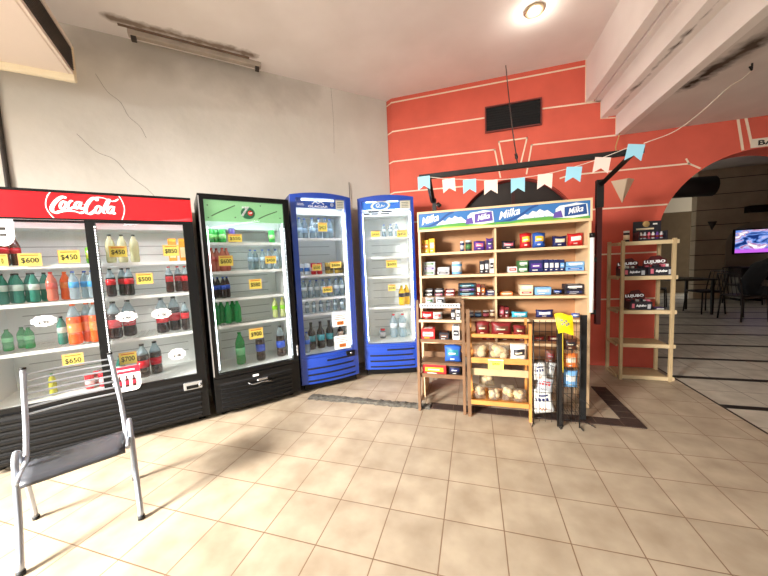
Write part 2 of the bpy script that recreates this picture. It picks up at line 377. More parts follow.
for z in (3.54, 3.16, 2.765, 2.345):
    q.add([(-1.05, YW-.004, z-.008), (-1.19, YW+.096, z-.02), (-1.19, YW+.096, z-.004), (-1.05, YW-.004, z+.008)], [[0, 1, 2, 3]], RLINE)
struct(q.build('trim_1'))
# ceilings and the stepped cornice
q = MB(); q.box(-7, -4.2, 3.6, 1.28, YW+.4, 3.7, CE); struct(q.build('ceiling'))
q = MB(); st = [(1.28, 3.6), (1.28, 3.135), (1.36, 3.135), (1.36, 3.15), (1.375, 3.15), (1.375, 3.125), (1.433, 3.125), (1.433, 2.925), (1.50, 2.925), (1.50, 2.935), (1.585, 2.935), (1.585, 2.71), (1.66, 2.71), (1.66, 3.7), (1.28, 3.7)]
q.prism(st, CO, -4.2, YW+.01); struct(q.build('trim_2'))
q = MB(); q.box(1.66, -4.2, 2.71, 9, YW+.01, 2.85, CL); struct(q.build('ceiling'))
# other sides of the shop
q = MB(); q.box(9, -4.2, 0, 9.15, YW+.4, 2.85, PL); struct(q.build('wall_right'))
# shopfront wall behind: low parapet and piers with open glazing between; right stretch closed to darken that side
q = MB(); q.box(-7, -4.35, 0, -5.2, -4.2, 3.7, PL); q.box(-5.2, -4.35, 3.1, 9, -4.2, 3.7, PL); q.box(8.6, -4.35, 0, 9.15, -4.2, 3.1, PL); q.box(4.0, -4.35, 0, 8.6, -4.2, 3.1, PL); q.box(1.0, -4.33, 0, 1.1, -4.22, 3.1, PL)
struct(q.build('wall_front'))
# dining room behind the arch
DW = mat('dining_room_brown_wall', (104, 90, 74), .8, var=.1); LG = mat('pale_grey_wall', (214, 212, 206), .8)
q = MB(); q.box(5.8, 10.5, 0, 13, 10.7, 3.6, STONE); struct(q.build('wall_back'))
q = MB(); q.box(2, 12, 0, 6.6, 12.2, 2.55, DW); q.box(2, 12, 2.55, 6.6, 12.2, 3.6, LG); struct(q.build('wall_back'))
q = MB(); q.box(-2, YW+.36, 0, -1.85, 12.2, 3.6, DW); struct(q.build('wall_left'))
q = MB(); q.box(13, YW, 0, 13.15, 12.2, 3.6, STONE); q.box(9, YW+.0, 0, 13, YW+.3, 3.6, RED); struct(q.build('wall_right'))
q = MB(); q.box(-2, YW+.31, 3.45, 13.1, 12.2, 3.6, CL); struct(q.build('ceiling'))
q = MB(); q.box(-2, YW+.28, 2.8, 13, YW+.36, 3.6, DW); struct(q.build('wall_upper'))
# inner arch reveal, a paler vault set behind the red arch
VA = mat('vault_paint', (150, 128, 104), .8)
in_arch = [(2.9-.82*math.cos(a), 1.43+.82*math.sin(a)) for a in [math.pi*i/32 for i in range(0, 33)]]
out_arch = [(2.9-.95*math.cos(a), 1.505+.95*math.sin(a)) for a in [math.pi*i/32 for i in range(0, 33)]]
# door in the red wall behind the shelves
DD = mat('dark_brown_door', (34, 24, 20), .5, var=.3, vscale=8); DM = mat('dark_door_seam', (60, 20, 16), .6)
q = MB(); q.prism([(-.22, 0), (-.22, 1.9)]+door_arch[2:-2]+[(1.22, 1.9), (1.22, 0)], DD, YW+.10, YW+.16); q.box(.48, YW+.085, 0, .52, YW+.12, 2.35, DM); struct(q.build('door_1'))
q = MB(); pts = [(a, YW-.01, b) for a, b in door_arch[1:-1]]; q.tube([(a, YW+.08, b) for a, b in door_arch[1:-1]], .02, mat('arch_edge_red', (120, 34, 26), .7), 6, n=1); struct(q.build('trim_3'))
# threshold left from an old wall: broken concrete and dark brick on the floor
TH = mat('broken_concrete', (92, 88, 80), .95, var=.5, vscale=30, bump=1, bscale=50); DB = mat('dark_brick_strip', (56, 38, 30), .8, var=.3, vscale=12, bump=.4)
q = MB(); n_ = 46
for side in (0,):
    vs = []; fs = []
    for i in range(n_+1):
        x = -1.68+(1.68-.42)*i/n_
        vs += [(x, 2.745-.02*random.random()-.03*(1-i/n_), .001), (x, 2.755, .012+.01*random.random()), (x, 2.80+.02*random.random(), .010+.012*random.random()), (x, 2.83+.025*random.random()+.03*(1-i/n_)*0, .001)]
    for i in range(n_):
        for k in range(3): fs.append([i*4+k, i*4+k+1, i*4+k+5, i*4+k+4])
    q.add(vs, fs, TH)
struct(q.build('trim_4'))
q = MB(); q.box(-.42, 2.755, 0, 1.27, 2.87, .008, DB); q.box(1.14, 2.87, 0, 1.27, 3.55, .008, DB)
for i in range(9): x = -.4+.19*i; q.box(x, 2.757, .008, x+.004, 2.868, .009, mat('brick_joint', (96, 78, 62), .9))
for i in range(6): yy = 2.9+.11*i; q.box(1.142, yy, .008, 1.268, yy+.004, .009, MATS['brick_joint'])
struct(q.build('trim_5'))
q = MB(); q.box(2.045, -4.2, 0, 2.06, YW, .003, mat('dark_floor_strip', (50, 40, 34), .6)); struct(q.build('trim_6'))
# ================================================================== FRIDGES
BLK = mat('black_plastic', (11, 11, 12), .35, spec=.3); BLK2 = mat('black_painted_steel', (13, 13, 14), .35, spec=.3); INW = mat('white_fridge_liner', (226, 232, 230), .5); 
SHW = mat('white_coated_wire', (235, 238, 236), .35); BLU = mat('blue_painted_steel', (24, 64, 164), .35, coat=.3); BLUD = mat('dark_blue_steel', (16, 36, 92), .4)
SILV = mat('silver_trim', (190, 192, 194), .3, .7); LED = mat('white_led_strip', (236, 246, 255), .4, emit=13); LEDW = mat('white_led_beads', (255, 255, 255), .4, emit=1.5)
HOLE = mat('deep_black_slot', (6, 6, 8), .8); STEEL = mat('chrome_steel', (170, 172, 176), .25, .9)
COKER = mat('glossy_red_sign', (214, 14, 26), .3, emit=.25, coat=.3); WHT = mat('white_lettering', (245, 245, 245), .5, emit=.15)
YEL = mat('yellow_price_card', (255, 236, 110), .7); ORG = mat('orange_card_border', (226, 120, 40), .7); INK = mat('black_marker_ink', (40, 34, 30), .8); PAP = mat('white_paper', (240, 240, 240), .7)
PINKC = mat('pale_orange_card', (255, 196, 130), .7)
GL = glass_mat()
def price(parent, txt, x, z, w, h, v, kind, desc=None):
    q = MB(); y = v
    if kind == 's':
        q.box(x-w/2, y-.004, z-h/2, x+w/2, y, z+h/2, YEL); 
        for a, b, c, d in ((x-w/2, z+h/2-.006, x+w/2, z+h/2), (x-w/2, z-h/2, x+w/2, z-h/2+.003), (x-w/2, z-h/2, x-w/2+.003, z+h/2), (x+w/2-.003, z-h/2, x+w/2, z+h/2)):
            q.box(a, y-.0055, b, c, y-.004, d, PINKC)
        q.box(x-w*.38, y-.0055, z+h*.30, x+w*.38, y-.004, z+h*.38, ORG)
        q.text(txt, x, z-h*.08, h*.46, INK, y-.006, w=w*(.76 if len(txt) > 1 else .2), off=.012)
        return tag(q.build('price_tag', parent), 'yellow and orange price card reading '+txt)
    if kind == 'c':
        pts = []
        for i in range(60):
            a = 2*math.pi*i/60; r = .93+.17*abs(math.sin(a*5)); pts.append((x+w*.46*r*math.cos(a), z+h*.44*r*math.sin(a)))
        q.prism(pts, PAP, y-.003, y); q.text(txt, x, z-h*.13, h*.30, INK, y-.004, w=w*.42, off=.03)
        q.box(x-w*.25, y-.004, z+h*.17, x+w*.25, y-.003, z+h*.21, INK); q.box(x-w*.1, y-.004, z+h*.08, x+w*.1, y-.003, z+h*.11, INK)
        return tag(q.build('price_tag', parent), 'white cloud shaped price sign reading '+txt)
    if kind == 'w':
        q.box(x-w/2, y-.003, z-h/2, x+w/2, y, z+h/2, PAP)
        for i, ww in enumerate((.8, .6, .75)): q.box(x-w*ww/2, y-.004, z+h*(.30-.14*i), x+w*ww/2, y-.003, z+h*(.34-.14*i), INK)
        q.box(x-w*.2, y-.004, z-h*.4, x+w*.25, y-.003, z-h*.12, ORG); q.text('$500', x+w*.02, z-h*.26, h*.18, INK, y-.005, off=.01)
        return tag(q.build('price_tag', parent), 'white paper price sign taped to the glass')
    if kind == 'r':
        pts = [(x-w/2, z+h/2), (x-w/2, z-h*.35)]+[(x-w/2+w*.55+w*.45*math.sin(a), z-h*.05-h*.42*math.cos(a)) for a in [math.radians(9*i) for i in range(11)]]+[(x+w/2, z+h/2)]
        q.prism(pts, PAP, y-.003, y); q.box(x-w*.1, y-.004, z+.02, x+w*.2, y-.003, z+.04, INK); q.box(x-w*.05, y-.004, z-.02, x+w*.2, y-.003, z-.005, INK)
        return tag(q.build('sticker', parent), 'white rounded sticker at the top of the glass')
    if kind == 'm':
        R = mat('sticker_red', (216, 24, 52), .5); D = mat('sticker_cola_dark', (60, 14, 16), .5)
        pts = [(x-w/2, z+h/2), (x-w/2, z-h/2), (x+w*.25, z-h/2)]+[(x+w*.25+w*.25*math.sin(a), z-h*.25-h*.25*math.cos(a)) for a in [math.radians(15*i) for i in range(1, 7)]]+[(x+w/2, z+h/2)]
        q.prism(pts, PAP, y-.003, y); q.box(x-w/2, y-.004, z+h*.22, x+w/2, y-.003, z+h*.5, R)
        for i in range(3):
            cx = x-w*.3+w*.27*i; q.box(cx-w*.07, y-.004, z-h*.33, cx+w*.07, y-.003, z+h*.0, D); q.box(cx-w*.03, y-.004, z, cx+w*.03, y-.003, z+h*.13, D); q.box(cx-w*.07, y-.005, z-h*.22, cx+w*.07, y-.004, z-h*.08, R)
        q.box(x-w*.35, y-.005, z+h*.32, x+w*.3, y-.004, z+h*.38, PAP)
        return tag(q.build('sticker', parent), 'white and red sticker showing three cola bottles')
FRM = {}
def fridge(key, name, label, x, y, yawd, w, h, d, side, frame, zb, zt, ul, ur, shelves, bow, led=True, skirt=BLK, sd=.0, front_m=None):
    """zb, zt: glass bottom and top; ul, ur: glass sides"""
    r = thing(name, label, 'fridge', (x, y, 0), math.radians(yawd)); FRM[key] = (r, x, y, math.radians(yawd))
    f = lambda u: -bow*(1-((u-w/2)/(w/2))**2)
    t = .035; fv = .055
    q = MB(); e = .004
    q.box(0, fv, .06, t, d, h, side, b=.004); q.box(w-t, fv, .06, w, d, h, side, b=.004); q.box(t, fv, h-.10, w-t, d, h-.002, side); q.box(t, fv, .06, w-t, d, zb-.02, side); q.box(t, d-.02, zb-.02, w-t, d-.002, h-.10, side)
    for k, xx in enumerate((.07, w-.07)):
        for yy in (.12, d-.1): q.lathe([(.025, 0), (.025, .03), (.012, .032), (.012, .062)], BLK, 10, cx=xx, cy=yy)
    q.build('cabinet', r)
    q = MB(); q.box(t, fv+.01, zb-.019, w-t, d-.021, zb, INW); q.box(t, d-.045, zb, w-t, d-.021, h-.101, INW); q.box(t+.0005, fv+.01, zb, t+.012, d-.045, h-.101, INW); q.box(w-t-.012, fv+.01, zb, w-t-.0005, d-.045, h-.101, INW)
    q.box(t+.012, d-.30, zt-.03, w-t-.012, d-.045, h-.101, INW)
    for i in range(14): zz = zb+.12+(zt-zb-.2)*i/14; q.box(t+.1, d-.048, zz, w-t-.1, d-.0445, zz+.006, mat('grey_liner_vent', (150, 156, 156), .6))
    q.build('liner', r)
    q = MB(); q.box(t+.03, .07, zt+.030, w-t-.03, .11, zt+.038, LED); tag(q.build('led_strip', r), 'white light bar added above the top shelf to brighten the cabinet')  # added bar, unseen behind the sign, to brighten the interior
    for z in shelves:
        q = MB(); q.box(t+.013, 0.093, z-.026, w-t-.013, .105, z, SHW); q.box(t+.013, d-.09, z-.012, w-t-.013, d-.08, z-.003, SHW)
        for i in range(int((w-.1)/.03)): xx = t+.03+.03*i; q.box(xx, .105, z-.009, xx+.004, d-.085, z-.005, SHW)
        q.build('shelf', r)
    return r, f
def strip_led(r, x, z0, z1, y=.06, wd=.012, m=None, n=0):
    q = MB(); q.box(x-wd/2-.002, y+.006, z0, x+wd/2+.002, y+.012, z1, SHW); k_ = int((z1-z0)/.03)
    for i in range(k_): zz = z0+(z1-z0)*i/k_; q.box(x-wd/2, y, zz, x+wd/2, y+.006, zz+.02, m or LED)
    return tag(q.build('led_strip', r), 'glowing white light strip')
def frame_mesh(q, x0, x1, z0, z1, ix0, ix1, iz0, iz1, y0, y1, m, f, n=10, arch=0):
    q.bent(x0, y0, z0, ix0, y1, z1, m, f, 3); q.bent(ix1, y0, z0, x1, y1, z1, m, f, 3)
    q.bent(ix0, y0, z0, ix1, y1, iz0, m, f, n); q.bent(ix0, y0, iz1, ix1, y1, z1, m, f, n)
# ---- red-topped double door cooler
w = 1.40
r, f = fridge('coke', 'drinks_cooler', 'wide black double door drinks cooler under a red lit sign, left of the green-topped fridge', -3.251-.05*math.cos(math.radians(47.8)), 1.139-.05*math.sin(math.radians(47.8)), 47.8, w, 2.005, .60, BLK2, BLK, .45, 1.79, .05, 1.32, [1.47+.0, 1.19, .835], 0)
FRM['coke'] = (r, -3.251, 1.139, math.radians(47.8)); DX = .05   # shelf data measured from the old corner
q = MB(); q.bent(0, -.004, 1.80, w, .055, 1.998, COKER, lambda u: 0, 1); q.box(0, -.012, 1.985, w, -.003, 2.003, BLK); q.box(0, -.012, 1.79, w, -.003, 1.802, BLK)
hd = tag(q.build('sign', r), 'glossy red lit sign with white script')
q = MB()
COKE_LOGO = {'C1': [(0.573, 1.946), (0.563, 1.957), (0.541, 1.948), (0.515, 1.919), (0.494, 1.881), (0.493, 1.853), (0.507, 1.84), (0.532, 1.85), (0.567, 1.859), (0.608, 1.856), (0.639, 1.846), (0.661, 1.852)], 'o1': [(0.563, 1.927), (0.548, 1.916), (0.537, 1.892), (0.539, 1.871), (0.551, 1.872), (0.564, 1.889), (0.57, 1.913), (0.563, 1.927)], 'c1': [(0.609, 1.927), (0.6, 1.931), (0.584, 1.914), (0.577, 1.89), (0.58, 1.873), (0.595, 1.877), (0.611, 1.892)], 'a1': [(0.647, 1.927), (0.63, 1.923), (0.616, 1.9), (0.616, 1.878), (0.628, 1.879), (0.644, 1.903), (0.652, 1.928), (0.642, 1.894), (0.645, 1.875), (0.659, 1.885)], 'hy': [(0.657, 1.91), (0.679, 1.909)], 'C2': [(0.742, 1.938), (0.739, 1.959), (0.718, 1.956), (0.693, 1.926), (0.675, 1.886), (0.673, 1.852), (0.689, 1.84), (0.712, 1.854), (0.731, 1.874)], 'o2': [(0.75, 1.905), (0.735, 1.891), (0.726, 1.867), (0.729, 1.848), (0.742, 1.849), (0.756, 1.869), (0.761, 1.891), (0.75, 1.905)], 'l': [(0.764, 1.856), (0.787, 1.892), (0.809, 1.933), (0.816, 1.953), (0.807, 1.95), (0.79, 1.917), (0.774, 1.877), (0.772, 1.852), (0.786, 1.848)], 'a2': [(0.832, 1.904), (0.814, 1.898), (0.799, 1.875), (0.798, 1.853), (0.812, 1.852), (0.83, 1.879), (0.838, 1.905), (0.829, 1.869), (0.83, 1.847), (0.845, 1.855)], 'sw': [(0.718, 1.954), (0.748, 1.966), (0.785, 1.963), (0.818, 1.945), (0.845, 1.945), (0.87, 1.962)], '(': [(0.504, 2.001), (0.478, 1.958), (0.465, 1.916), (0.464, 1.874), (0.477, 1.834), (0.5, 1.795)], ')': [(0.866, 2.001), (0.889, 1.953), (0.9, 1.898), (0.893, 1.847), (0.875, 1.796)]}
for k, pts in COKE_LOGO.items():
    pts = [(a+DX, b) for a, b in pts]
    if k in '()': q.stroke(pts, .006, WHT, -.0066, cal=False)
    else: q.stroke(pts, {'C1': .024, 'C2': .024, 'sw': .014, 'hy': .008}.get(k, .017), WHT, -.0066-.0002*len(k))
q.build('lettering', hd)
q = MB(); frame_mesh(q, 0.0, .745, .42, 1.79, .045, .705, .46, 1.775, .02, .05, BLK, lambda u: 0, 1); dL = tag(q.build('door', r), 'left sliding glass door'); q = MB(); q.box(.045, .030, .46, .705, .034, 1.775, GL); q.build('glass', dL)
q = MB(); frame_mesh(q, .705, 1.40, .42, 1.79, .765, 1.325, .46, 1.775, -.008, .02, BLK, lambda u: 0, 1); dR = tag(q.build('door', r), 'right sliding glass door'); q = MB(); q.box(.765, .004, .46, 1.325, .008, 1.775, GL); q.build('glass', dR)
for i in range(46):
    pass
q = MB(); 
for i in range(60): z = .48+.0213*i; q.box(.757, -.012, z, .765, -.009, z+.011, LEDW)
tag(q.build('led_strip', r), 'beaded white light strip on the door edge')
strip_led(r, .05, .5, 1.75); strip_led(r, .73, .5, 1.75, .06); strip_led(r, 1.35, .5, 1.75)
q = MB(); q.box(1.22, -.03, .335, 1.36, -.008, .40, SILV, b=.004); q.box(1.24, -.034, .345, 1.33, -.030, .375, BLK, b=.002); q.lathe([(.012, 0), (.012, .02)], STEEL, 12, M=Matrix.Translation((1.345, -.03, .37)) @ Matrix.Rotation(math.pi/2, 4, 'X')); tag(q.build('lock', r), 'silver door lock')
q = MB(); q.box(0, -.006, .06, w, .05, .42, BLK)
for i in range(7): z = .075+.048*i; q.box(.03, -.02, z, w-.06, -.006, z+.022, BLK2, b=.004); q.box(.03, -.0065, z+.022, w-.06, -.006, z+.048, HOLE)
q.build('grille_panel', r)
# ---- green-topped fridge
w = .791
r, f = fridge('7up', 'drinks_fridge', 'tall black glass door drinks fridge with a light green top panel', -2.300, 2.167, 50.1, w, 2.053, .56, BLK2, BLK, .41, 1.80, .05, .73, [1.63, 1.36, 1.10, .845], .02)
q = MB(); frame_mesh(q, 0, w, .376, 2.05, .045, w-.055, .415, 2.005, -.005, .045, BLK, lambda u: 0); q.box(.002, -.007, .40, .012, -.004, 2.03, SILV); d_ = tag(q.build('door', r), 'black framed glass door')
q = MB(); q.box(.045, .012, .415, w-.055, .016, 2.005, GL); q.build('glass', d_)
q = MB(); q.box(w-.02, -.03, .45, w-.005, -.005, .56, STEEL, b=.003); tag(q.build('handle', d_), 'small silver handle')
GRN = mat('light_green_panel', (142, 200, 146), .6, emit=.35); DGR = mat('dark_green_stripe', (70, 110, 60), .6)
q = MB(); q.box(.045, .02, 1.815, w-.055, .03, 2.005, GRN); hd = tag(q.build('sign', r), 'light green panel with white numeral logo')
q = MB(); q.text('7', .385, 1.915, .095, WHT, .016, shear=.2, off=.035)
q.lathe([(.001, 0), (.024, 0), (.024, .003)], mat('red_logo_dot', (226, 40, 40), .5), 18, M=Matrix.Translation((.43, .017, 1.90)) @ Matrix.Rotation(math.pi/2, 4, 'X')); q.text('UP', .43, 1.90, .017, WHT, .012, off=.02)
pts = [(.408+.062*math.cos(a), 1.90+.056*math.sin(a)) for a in [2*math.pi*i/30 for i in range(30)]]; q.prism(pts, mat('logo_green_shadow', (44, 128, 88), .6, emit=.05), .0172, .0195)
q.stroke([(.10, 1.86), (.17, 1.90), (.30, 1.965)], .008, DGR, .018, cal=False); q.stroke([(.50, 1.85), (.58, 1.89), (.68, 1.93)], .008, DGR, .018, cal=False)
for a, b in ((.07, 1.84), (.29, 1.85), (.52, 1.97), (.70, 1.86), (.07, 1.95)): q.box(a, .0185, b, a+.01, .0195, b+.01, DGR)
q.build('lettering', hd)
strip_led(r, w-.072, .44, 1.78, .05, .012); strip_led(r, .062, .44, 1.78, .06, .004)
q = MB(); q.bent(.0, -.004, .06, w, .05, .372, BLK, f)
for i in range(6):
    z = .078+.042*i; q.bent(.05, -.018, z, w-.09, -.004, z+.02, BLK2, f); q.bent(.05, -.0046, z+.02, w-.09, -.004, z+.042, HOLE, f)
g_ = q.build('grille_panel', r)
q = MB(); q.box(.33, -.036, .335, .38, -.022, .352, PAP); q.box(.36, -.06, .285, .46, -.03, .31, STEEL, b=.006); q.tube([(.28, -.036, .29), (.32, -.06, .27), (.42, -.06, .275), (.50, -.036, .25)], .005, STEEL); tag(q.build('lock', r), 'silver lock with hanging latch')
# ---- two blue fridges
def blue(key, label, x, y, yawd, w, h, d, zt, zb, ul, ur, hz, shelves, bow, lock):
    r, f = fridge(key, 'drinks_fridge', label, x, y, yawd, w, h-.03, d, BLUD, BLU, zb, zt, ul, ur, shelves, bow)
    q = MB(); frame_mesh(q, 0, w, .372, h-.035, ul, ur, zb+.01, hz+.10, -.005, .05, BLU, f)
    # arched top edge
    pts = [(w*i/12, h-.036+.034*(1-(2*i/12-1)**2)) for i in range(13)]; q.prism([(0, h-.037)]+pts[1:-1]+[(w, h-.037)], BLU, -.005, .05); d_ = tag(q.build('door', r), 'blue framed glass door')
    q = MB(); q.bent(ul, .010, zb+.01, ur, .014, hz+.10, GL, f); q.build('glass', d_)
    q = MB(); q.bent(0, -.008, .085, w, .05, .37, BLU, lambda u: f(u)*1.25)
    for i, (a, b) in enumerate(((.42, .93), (.10, .90), (.10, .93), (.10, .93))):
        z = .335-.068*i; q.bent(w*a, -.0095, z-.022, w*b, -.0075, z, HOLE, lambda u: f(u)*1.25); q.bent(w*a, -.016, z, w*b, -.008, z+.012, BLU, lambda u: f(u)*1.25)
    q.build('grille_panel', r)
    q = MB(); q.box(.03, .0, .02, w-.03, .05, .085, BLK); q.build('plinth', r)
    if lock: q = MB(); q.box(w-.16, -.045, .335, w-.05, -.008, .385, BLK, b=.006); q.lathe([(.014, 0), (.014, .01)], STEEL, 12, M=Matrix.Translation((w-.10, -.045, .36)) @ Matrix.Rotation(math.pi/2, 4, 'X')); tag(q.build('lock', r), 'black lock box')
    strip_led(r, ur-.012, zb+.04, hz-.02, .05, .013); strip_led(r, ul+.004, zb+.04, hz-.02, .06, .004)
    return r, f
r, f = blue('b1', 'tall blue drinks fridge between the green-topped fridge and the other blue one', -1.815, 2.842, 43.6, .667, 2.157, .50, 1.98, .39, .055, .60, 1.99, [1.68, 1.275, 1.01, .835], .03, True)
SKY = mat('sign_blue', (40, 110, 200), .5, emit=.5); SKYL = mat('sign_lamp_white', (220, 240, 255), .5, emit=3); CRM = mat('sign_cream', (220, 214, 190), .6, emit=.2)
q = MB(); q.box(.058, .02, 1.995, .50, .03, 2.09, mat('sign_deep_blue', (24, 70, 150), .5, emit=.3)); q.box(.50, .02, 1.995, .598, .03, 2.09, CRM); q.box(.12, .0195, 2.07, .48, .02, 2.088, SKYL)
hd = tag(q.build('sign', r), 'blue lit sign with white lettering')
q = MB(); q.text('GLACIAR', .30, 2.012, .024, WHT, .0165, w=.22, off=.03); q.stroke([(.235, 2.035), (.27, 2.062), (.30, 2.045), (.33, 2.062), (.365, 2.035)], .010, WHT, .0165, cal=False)
q.lathe([(.001, 0), (.02, 0)], WHT, 16, M=Matrix.Translation((.455, .0165, 2.035)) @ Matrix.Rotation(math.pi/2, 4, 'X')); q.text('0', .455, 2.035, .022, SKY, .015)
for i in range(4): q.box(.515, .0185, 2.01+.018*i, .585, .0195, 2.016+.018*i, mat('grey_print', (120, 120, 110), .7))
q.box(.075, .0185, 2.02, .15, .0195, 2.026, WHT); q.box(.075, .0185, 2.035, .14, .0195, 2.041, WHT)
q.build('lettering', hd)
r, f = blue('b2', 'tall blue drinks fridge nearest the red wall, beside the snack shelves', -1.298, 3.435, 17.6, .657, 2.166, .50, 1.98, .385, .05, .625, 1.995, [1.69, 1.45, 1.207, .83], .02, False)
q = MB(); q.box(.055, .02, 2.0, .50, .03, 2.10, SKY); q.box(.50, .02, 2.0, .62, .03, 2.10, CRM); q.box(.10, .0195, 2.083, .48, .02, 2.098, SKYL); hd = tag(q.build('sign', r), 'blue lit sign with an oval green and white emblem')
q = MB(); el = lambda rx, rz: [(.27+rx*math.cos(a)+.25*rz*math.sin(a), 2.045+rz*math.sin(a)) for a in [2*math.pi*i/32 for i in range(32)]]
q.prism(el(.115, .056), mat('emblem_yellow', (232, 214, 120), .6, emit=.3), .0175, .0195); q.prism(el(.105, .05), WHT, .0165, .0172); q.prism(el(.088, .042), mat('emblem_blue', (60, 130, 200), .6, emit=.3), .0155, .0162)
q.stroke([(.235, 2.02), (.22, 2.05), (.25, 2.07), (.255, 2.045), (.235, 2.03), (.275, 2.03), (.285, 2.055), (.30, 2.035), (.32, 2.05)], .010, WHT, .0145)
for i in range(4): q.box(.52, .0185, 2.015+.018*i, .60, .0195, 2.021+.018*i, MATS['grey_print'])
q.build('lettering', hd)
q = MB()
for i, (a, b_) in enumerate(((.13, .25), (.28, .40), (.07, .14), (.16, .24), (.27, .37))): z = 1.965 if i < 2 else 1.94; q.box(a, -.014, z, b_, -.012, z+.014, INK)
tag(q.build('sticker', r), 'dark small lettering on the glass')
BOTTLES = {'coke': [(1.47, 'amber', [0.148, 0.188], 0.22, 1),
 (1.47, 'limecan', [0.637], 0.15, 1),
 (1.19, 'tealbottle', [0.123, 0.162, 0.202, 0.243, 0.285, 0.327], 0.2, 1),
 (1.19, 'pinkbottle', [0.38], 0.2, 1),
 (1.19, 'orangebottle', [0.441], 0.26, 1),
 (1.19, 'bluelabel', [0.504, 0.559, 0.616], 0.2, 1),
 (0.835, 'greenbottle', [0.094, 0.15, 0.206], 0.25, 0.75),
 (0.835, 'tealbottle', [0.391], 0.25, 1),
 (0.835, 'orangebig', [0.486, 0.553, 0.612], 0.17, 1),
 (0.45, 'redcan', [0.527, 0.569, 0.612], 0.2, 1),
 (0.45, 'yellowbottle', [0.312], 0.2, 0.8),
 (1.47, 'clearyellow', [0.751, 0.828, 0.907], 0.2, 1),
 (1.47, 'carton', [1.18, 1.259], 0.16, 1),
 (1.19, 'cola', [0.729, 0.797, 0.849], 0.2, 1),
 (1.19, 'colalight', [1.132, 1.196, 1.253], 0.2, 1),
 (0.835, 'colabig', [0.723, 0.81], 0.2, 1),
 (0.835, 'colabig', [1.051, 1.139], 0.2, 1),
 (0.835, 'cola', [1.223], 0.2, 1.1),
 (0.45, 'colabig', [0.876, 0.961], 0.25, 0.95),
 (0.45, 'tealbottle', [0.72], 0.25, 1)], '7up': [(1.63, 'greencan', [0.078, 0.136, 0.191], 0.16, 1),
 (1.63, 'purplecan', [0.279], 0.2, 1.1),
 (1.63, 'greencan', [0.646], 0.16, 1),
 (1.36, 'pinkbottle', [0.077, 0.132, 0.179, 0.223], 0.2, 1),
 (1.36, 'waterclear', [0.434, 0.492, 0.55, 0.615, 0.682], 0.2, 1),
 (1.1, 'pepsi', [0.071, 0.117, 0.16, 0.203], 0.17, 1),
 (0.845, 'green2', [0.08, 0.131, 0.184, 0.237, 0.273], 0.2, 1),
 (0.845, 'citrus', [0.632, 0.71], 0.18, 1),
 (0.4, 'greenbig', [0.272], 0.22, 1),
 (0.4, 'pepsibig', [0.465, 0.675], 0.22, 1)], 'b1': [(1.68, 'waterbig', [0.123, 0.195, 0.269, 0.345, 0.421, 0.494], 0.2, 1),
 (1.275, 'bluecan', [0.1, 0.172], 0.17, 1),
 (1.275, 'redcan', [0.246, 0.315], 0.17, 1),
 (1.275, 'goldcan', [0.411, 0.483, 0.557, 0.632], 0.17, 1),
 (1.01, 'watersmall', [0.13, 0.209, 0.29, 0.373, 0.458, 0.544, 0.62], 0.2, 1),
 (0.835, 'watersmall', [0.152, 0.232, 0.314, 0.398, 0.484, 0.571], 0.2, 0.75),
 (0.39, 'waterblue', [0.118], 0.17, 1),
 (0.39, 'tealdark', [0.201, 0.313, 0.422], 0.28, 1),
 (0.39, 'darkbottle', [0.543], 0.24, 0.95)], 'b2': [(1.69, 'watersmall', [0.304, 0.385, 0.459], 0.17, 0.75),
 (0.83, 'yellowdark', [0.495, 0.603], 0.18, 1),
 (0.4, 'jar', [0.235], 0.34, 1),
 (0.4, 'clearred', [0.385, 0.505], 0.34, 1)]}
TAGS = {'coke': [('s', '0', 0.19, 1.511, 0.051, 0.084, 0.075),
 ('s', '$600', 0.324, 1.51, 0.119, 0.093, 0.075),
 ('s', '$450', 0.53, 1.527, 0.121, 0.098, 0.075),
 ('s', '$650', 0.479, 0.734, 0.121, 0.097, 0.075),
 ('s', '$450', 0.819, 1.559, 0.112, 0.088, 0.075),
 ('s', '$850', 1.172, 1.562, 0.115, 0.095, 0.075),
 ('s', '$500', 0.97, 1.331, 0.113, 0.092, 0.075),
 ('s', '$700', 0.805, 0.681, 0.114, 0.1, 0.075),
 ('c', '$1900', 0.378, 1.064, 0.14, 0.087, -0.012),
 ('c', '$1900', 0.84, 1.036, 0.141, 0.088, -0.012),
 ('c', '$1700', 1.068, 1.032, 0.142, 0.092, -0.012),
 ('c', '$1100', 1.146, 0.669, 0.128, 0.104, -0.012),
 ('r', '', 0.23, 1.69, 0.132, 0.189, -0.012),
 ('m', '', 0.802, 0.533, 0.166, 0.204, -0.012)], '7up': [('s', '$550', 0.286, 1.67, 0.121, 0.075, 0.075),
 ('s', '$600', 0.192, 1.458, 0.121, 0.098, 0.075),
 ('s', '$450', 0.598, 1.455, 0.107, 0.076, 0.075),
 ('s', '$580', 0.435, 1.221, 0.116, 0.098, 0.075),
 ('s', '$900', 0.406, 0.73, 0.13, 0.105, 0.075)], 'b1': [('s', '$425', 0.352, 1.8, 0.102, 0.099, 0.075),
 ('s', '$500', 0.258, 1.357, 0.099, 0.072, 0.075),
 ('s', '$600', 0.479, 1.376, 0.131, 0.074, 0.075),
 ('s', '$400', 0.366, 1.1, 0.113, 0.068, 0.075),
 ('w', '', 0.456, 0.758, 0.175, 0.151, -0.012),
 ('w', '', 0.47, 0.5, 0.178, 0.15, -0.012)], 'b2': [('s', '$450', 0.197, 1.724, 0.108, 0.071, 0.075),
 ('s', '$450', 0.517, 1.716, 0.12, 0.083, 0.075),
 ('s', '$600', 0.376, 1.358, 0.133, 0.091, 0.075),
 ('s', '$500', 0.368, 1.066, 0.093, 0.079, 0.075)]}
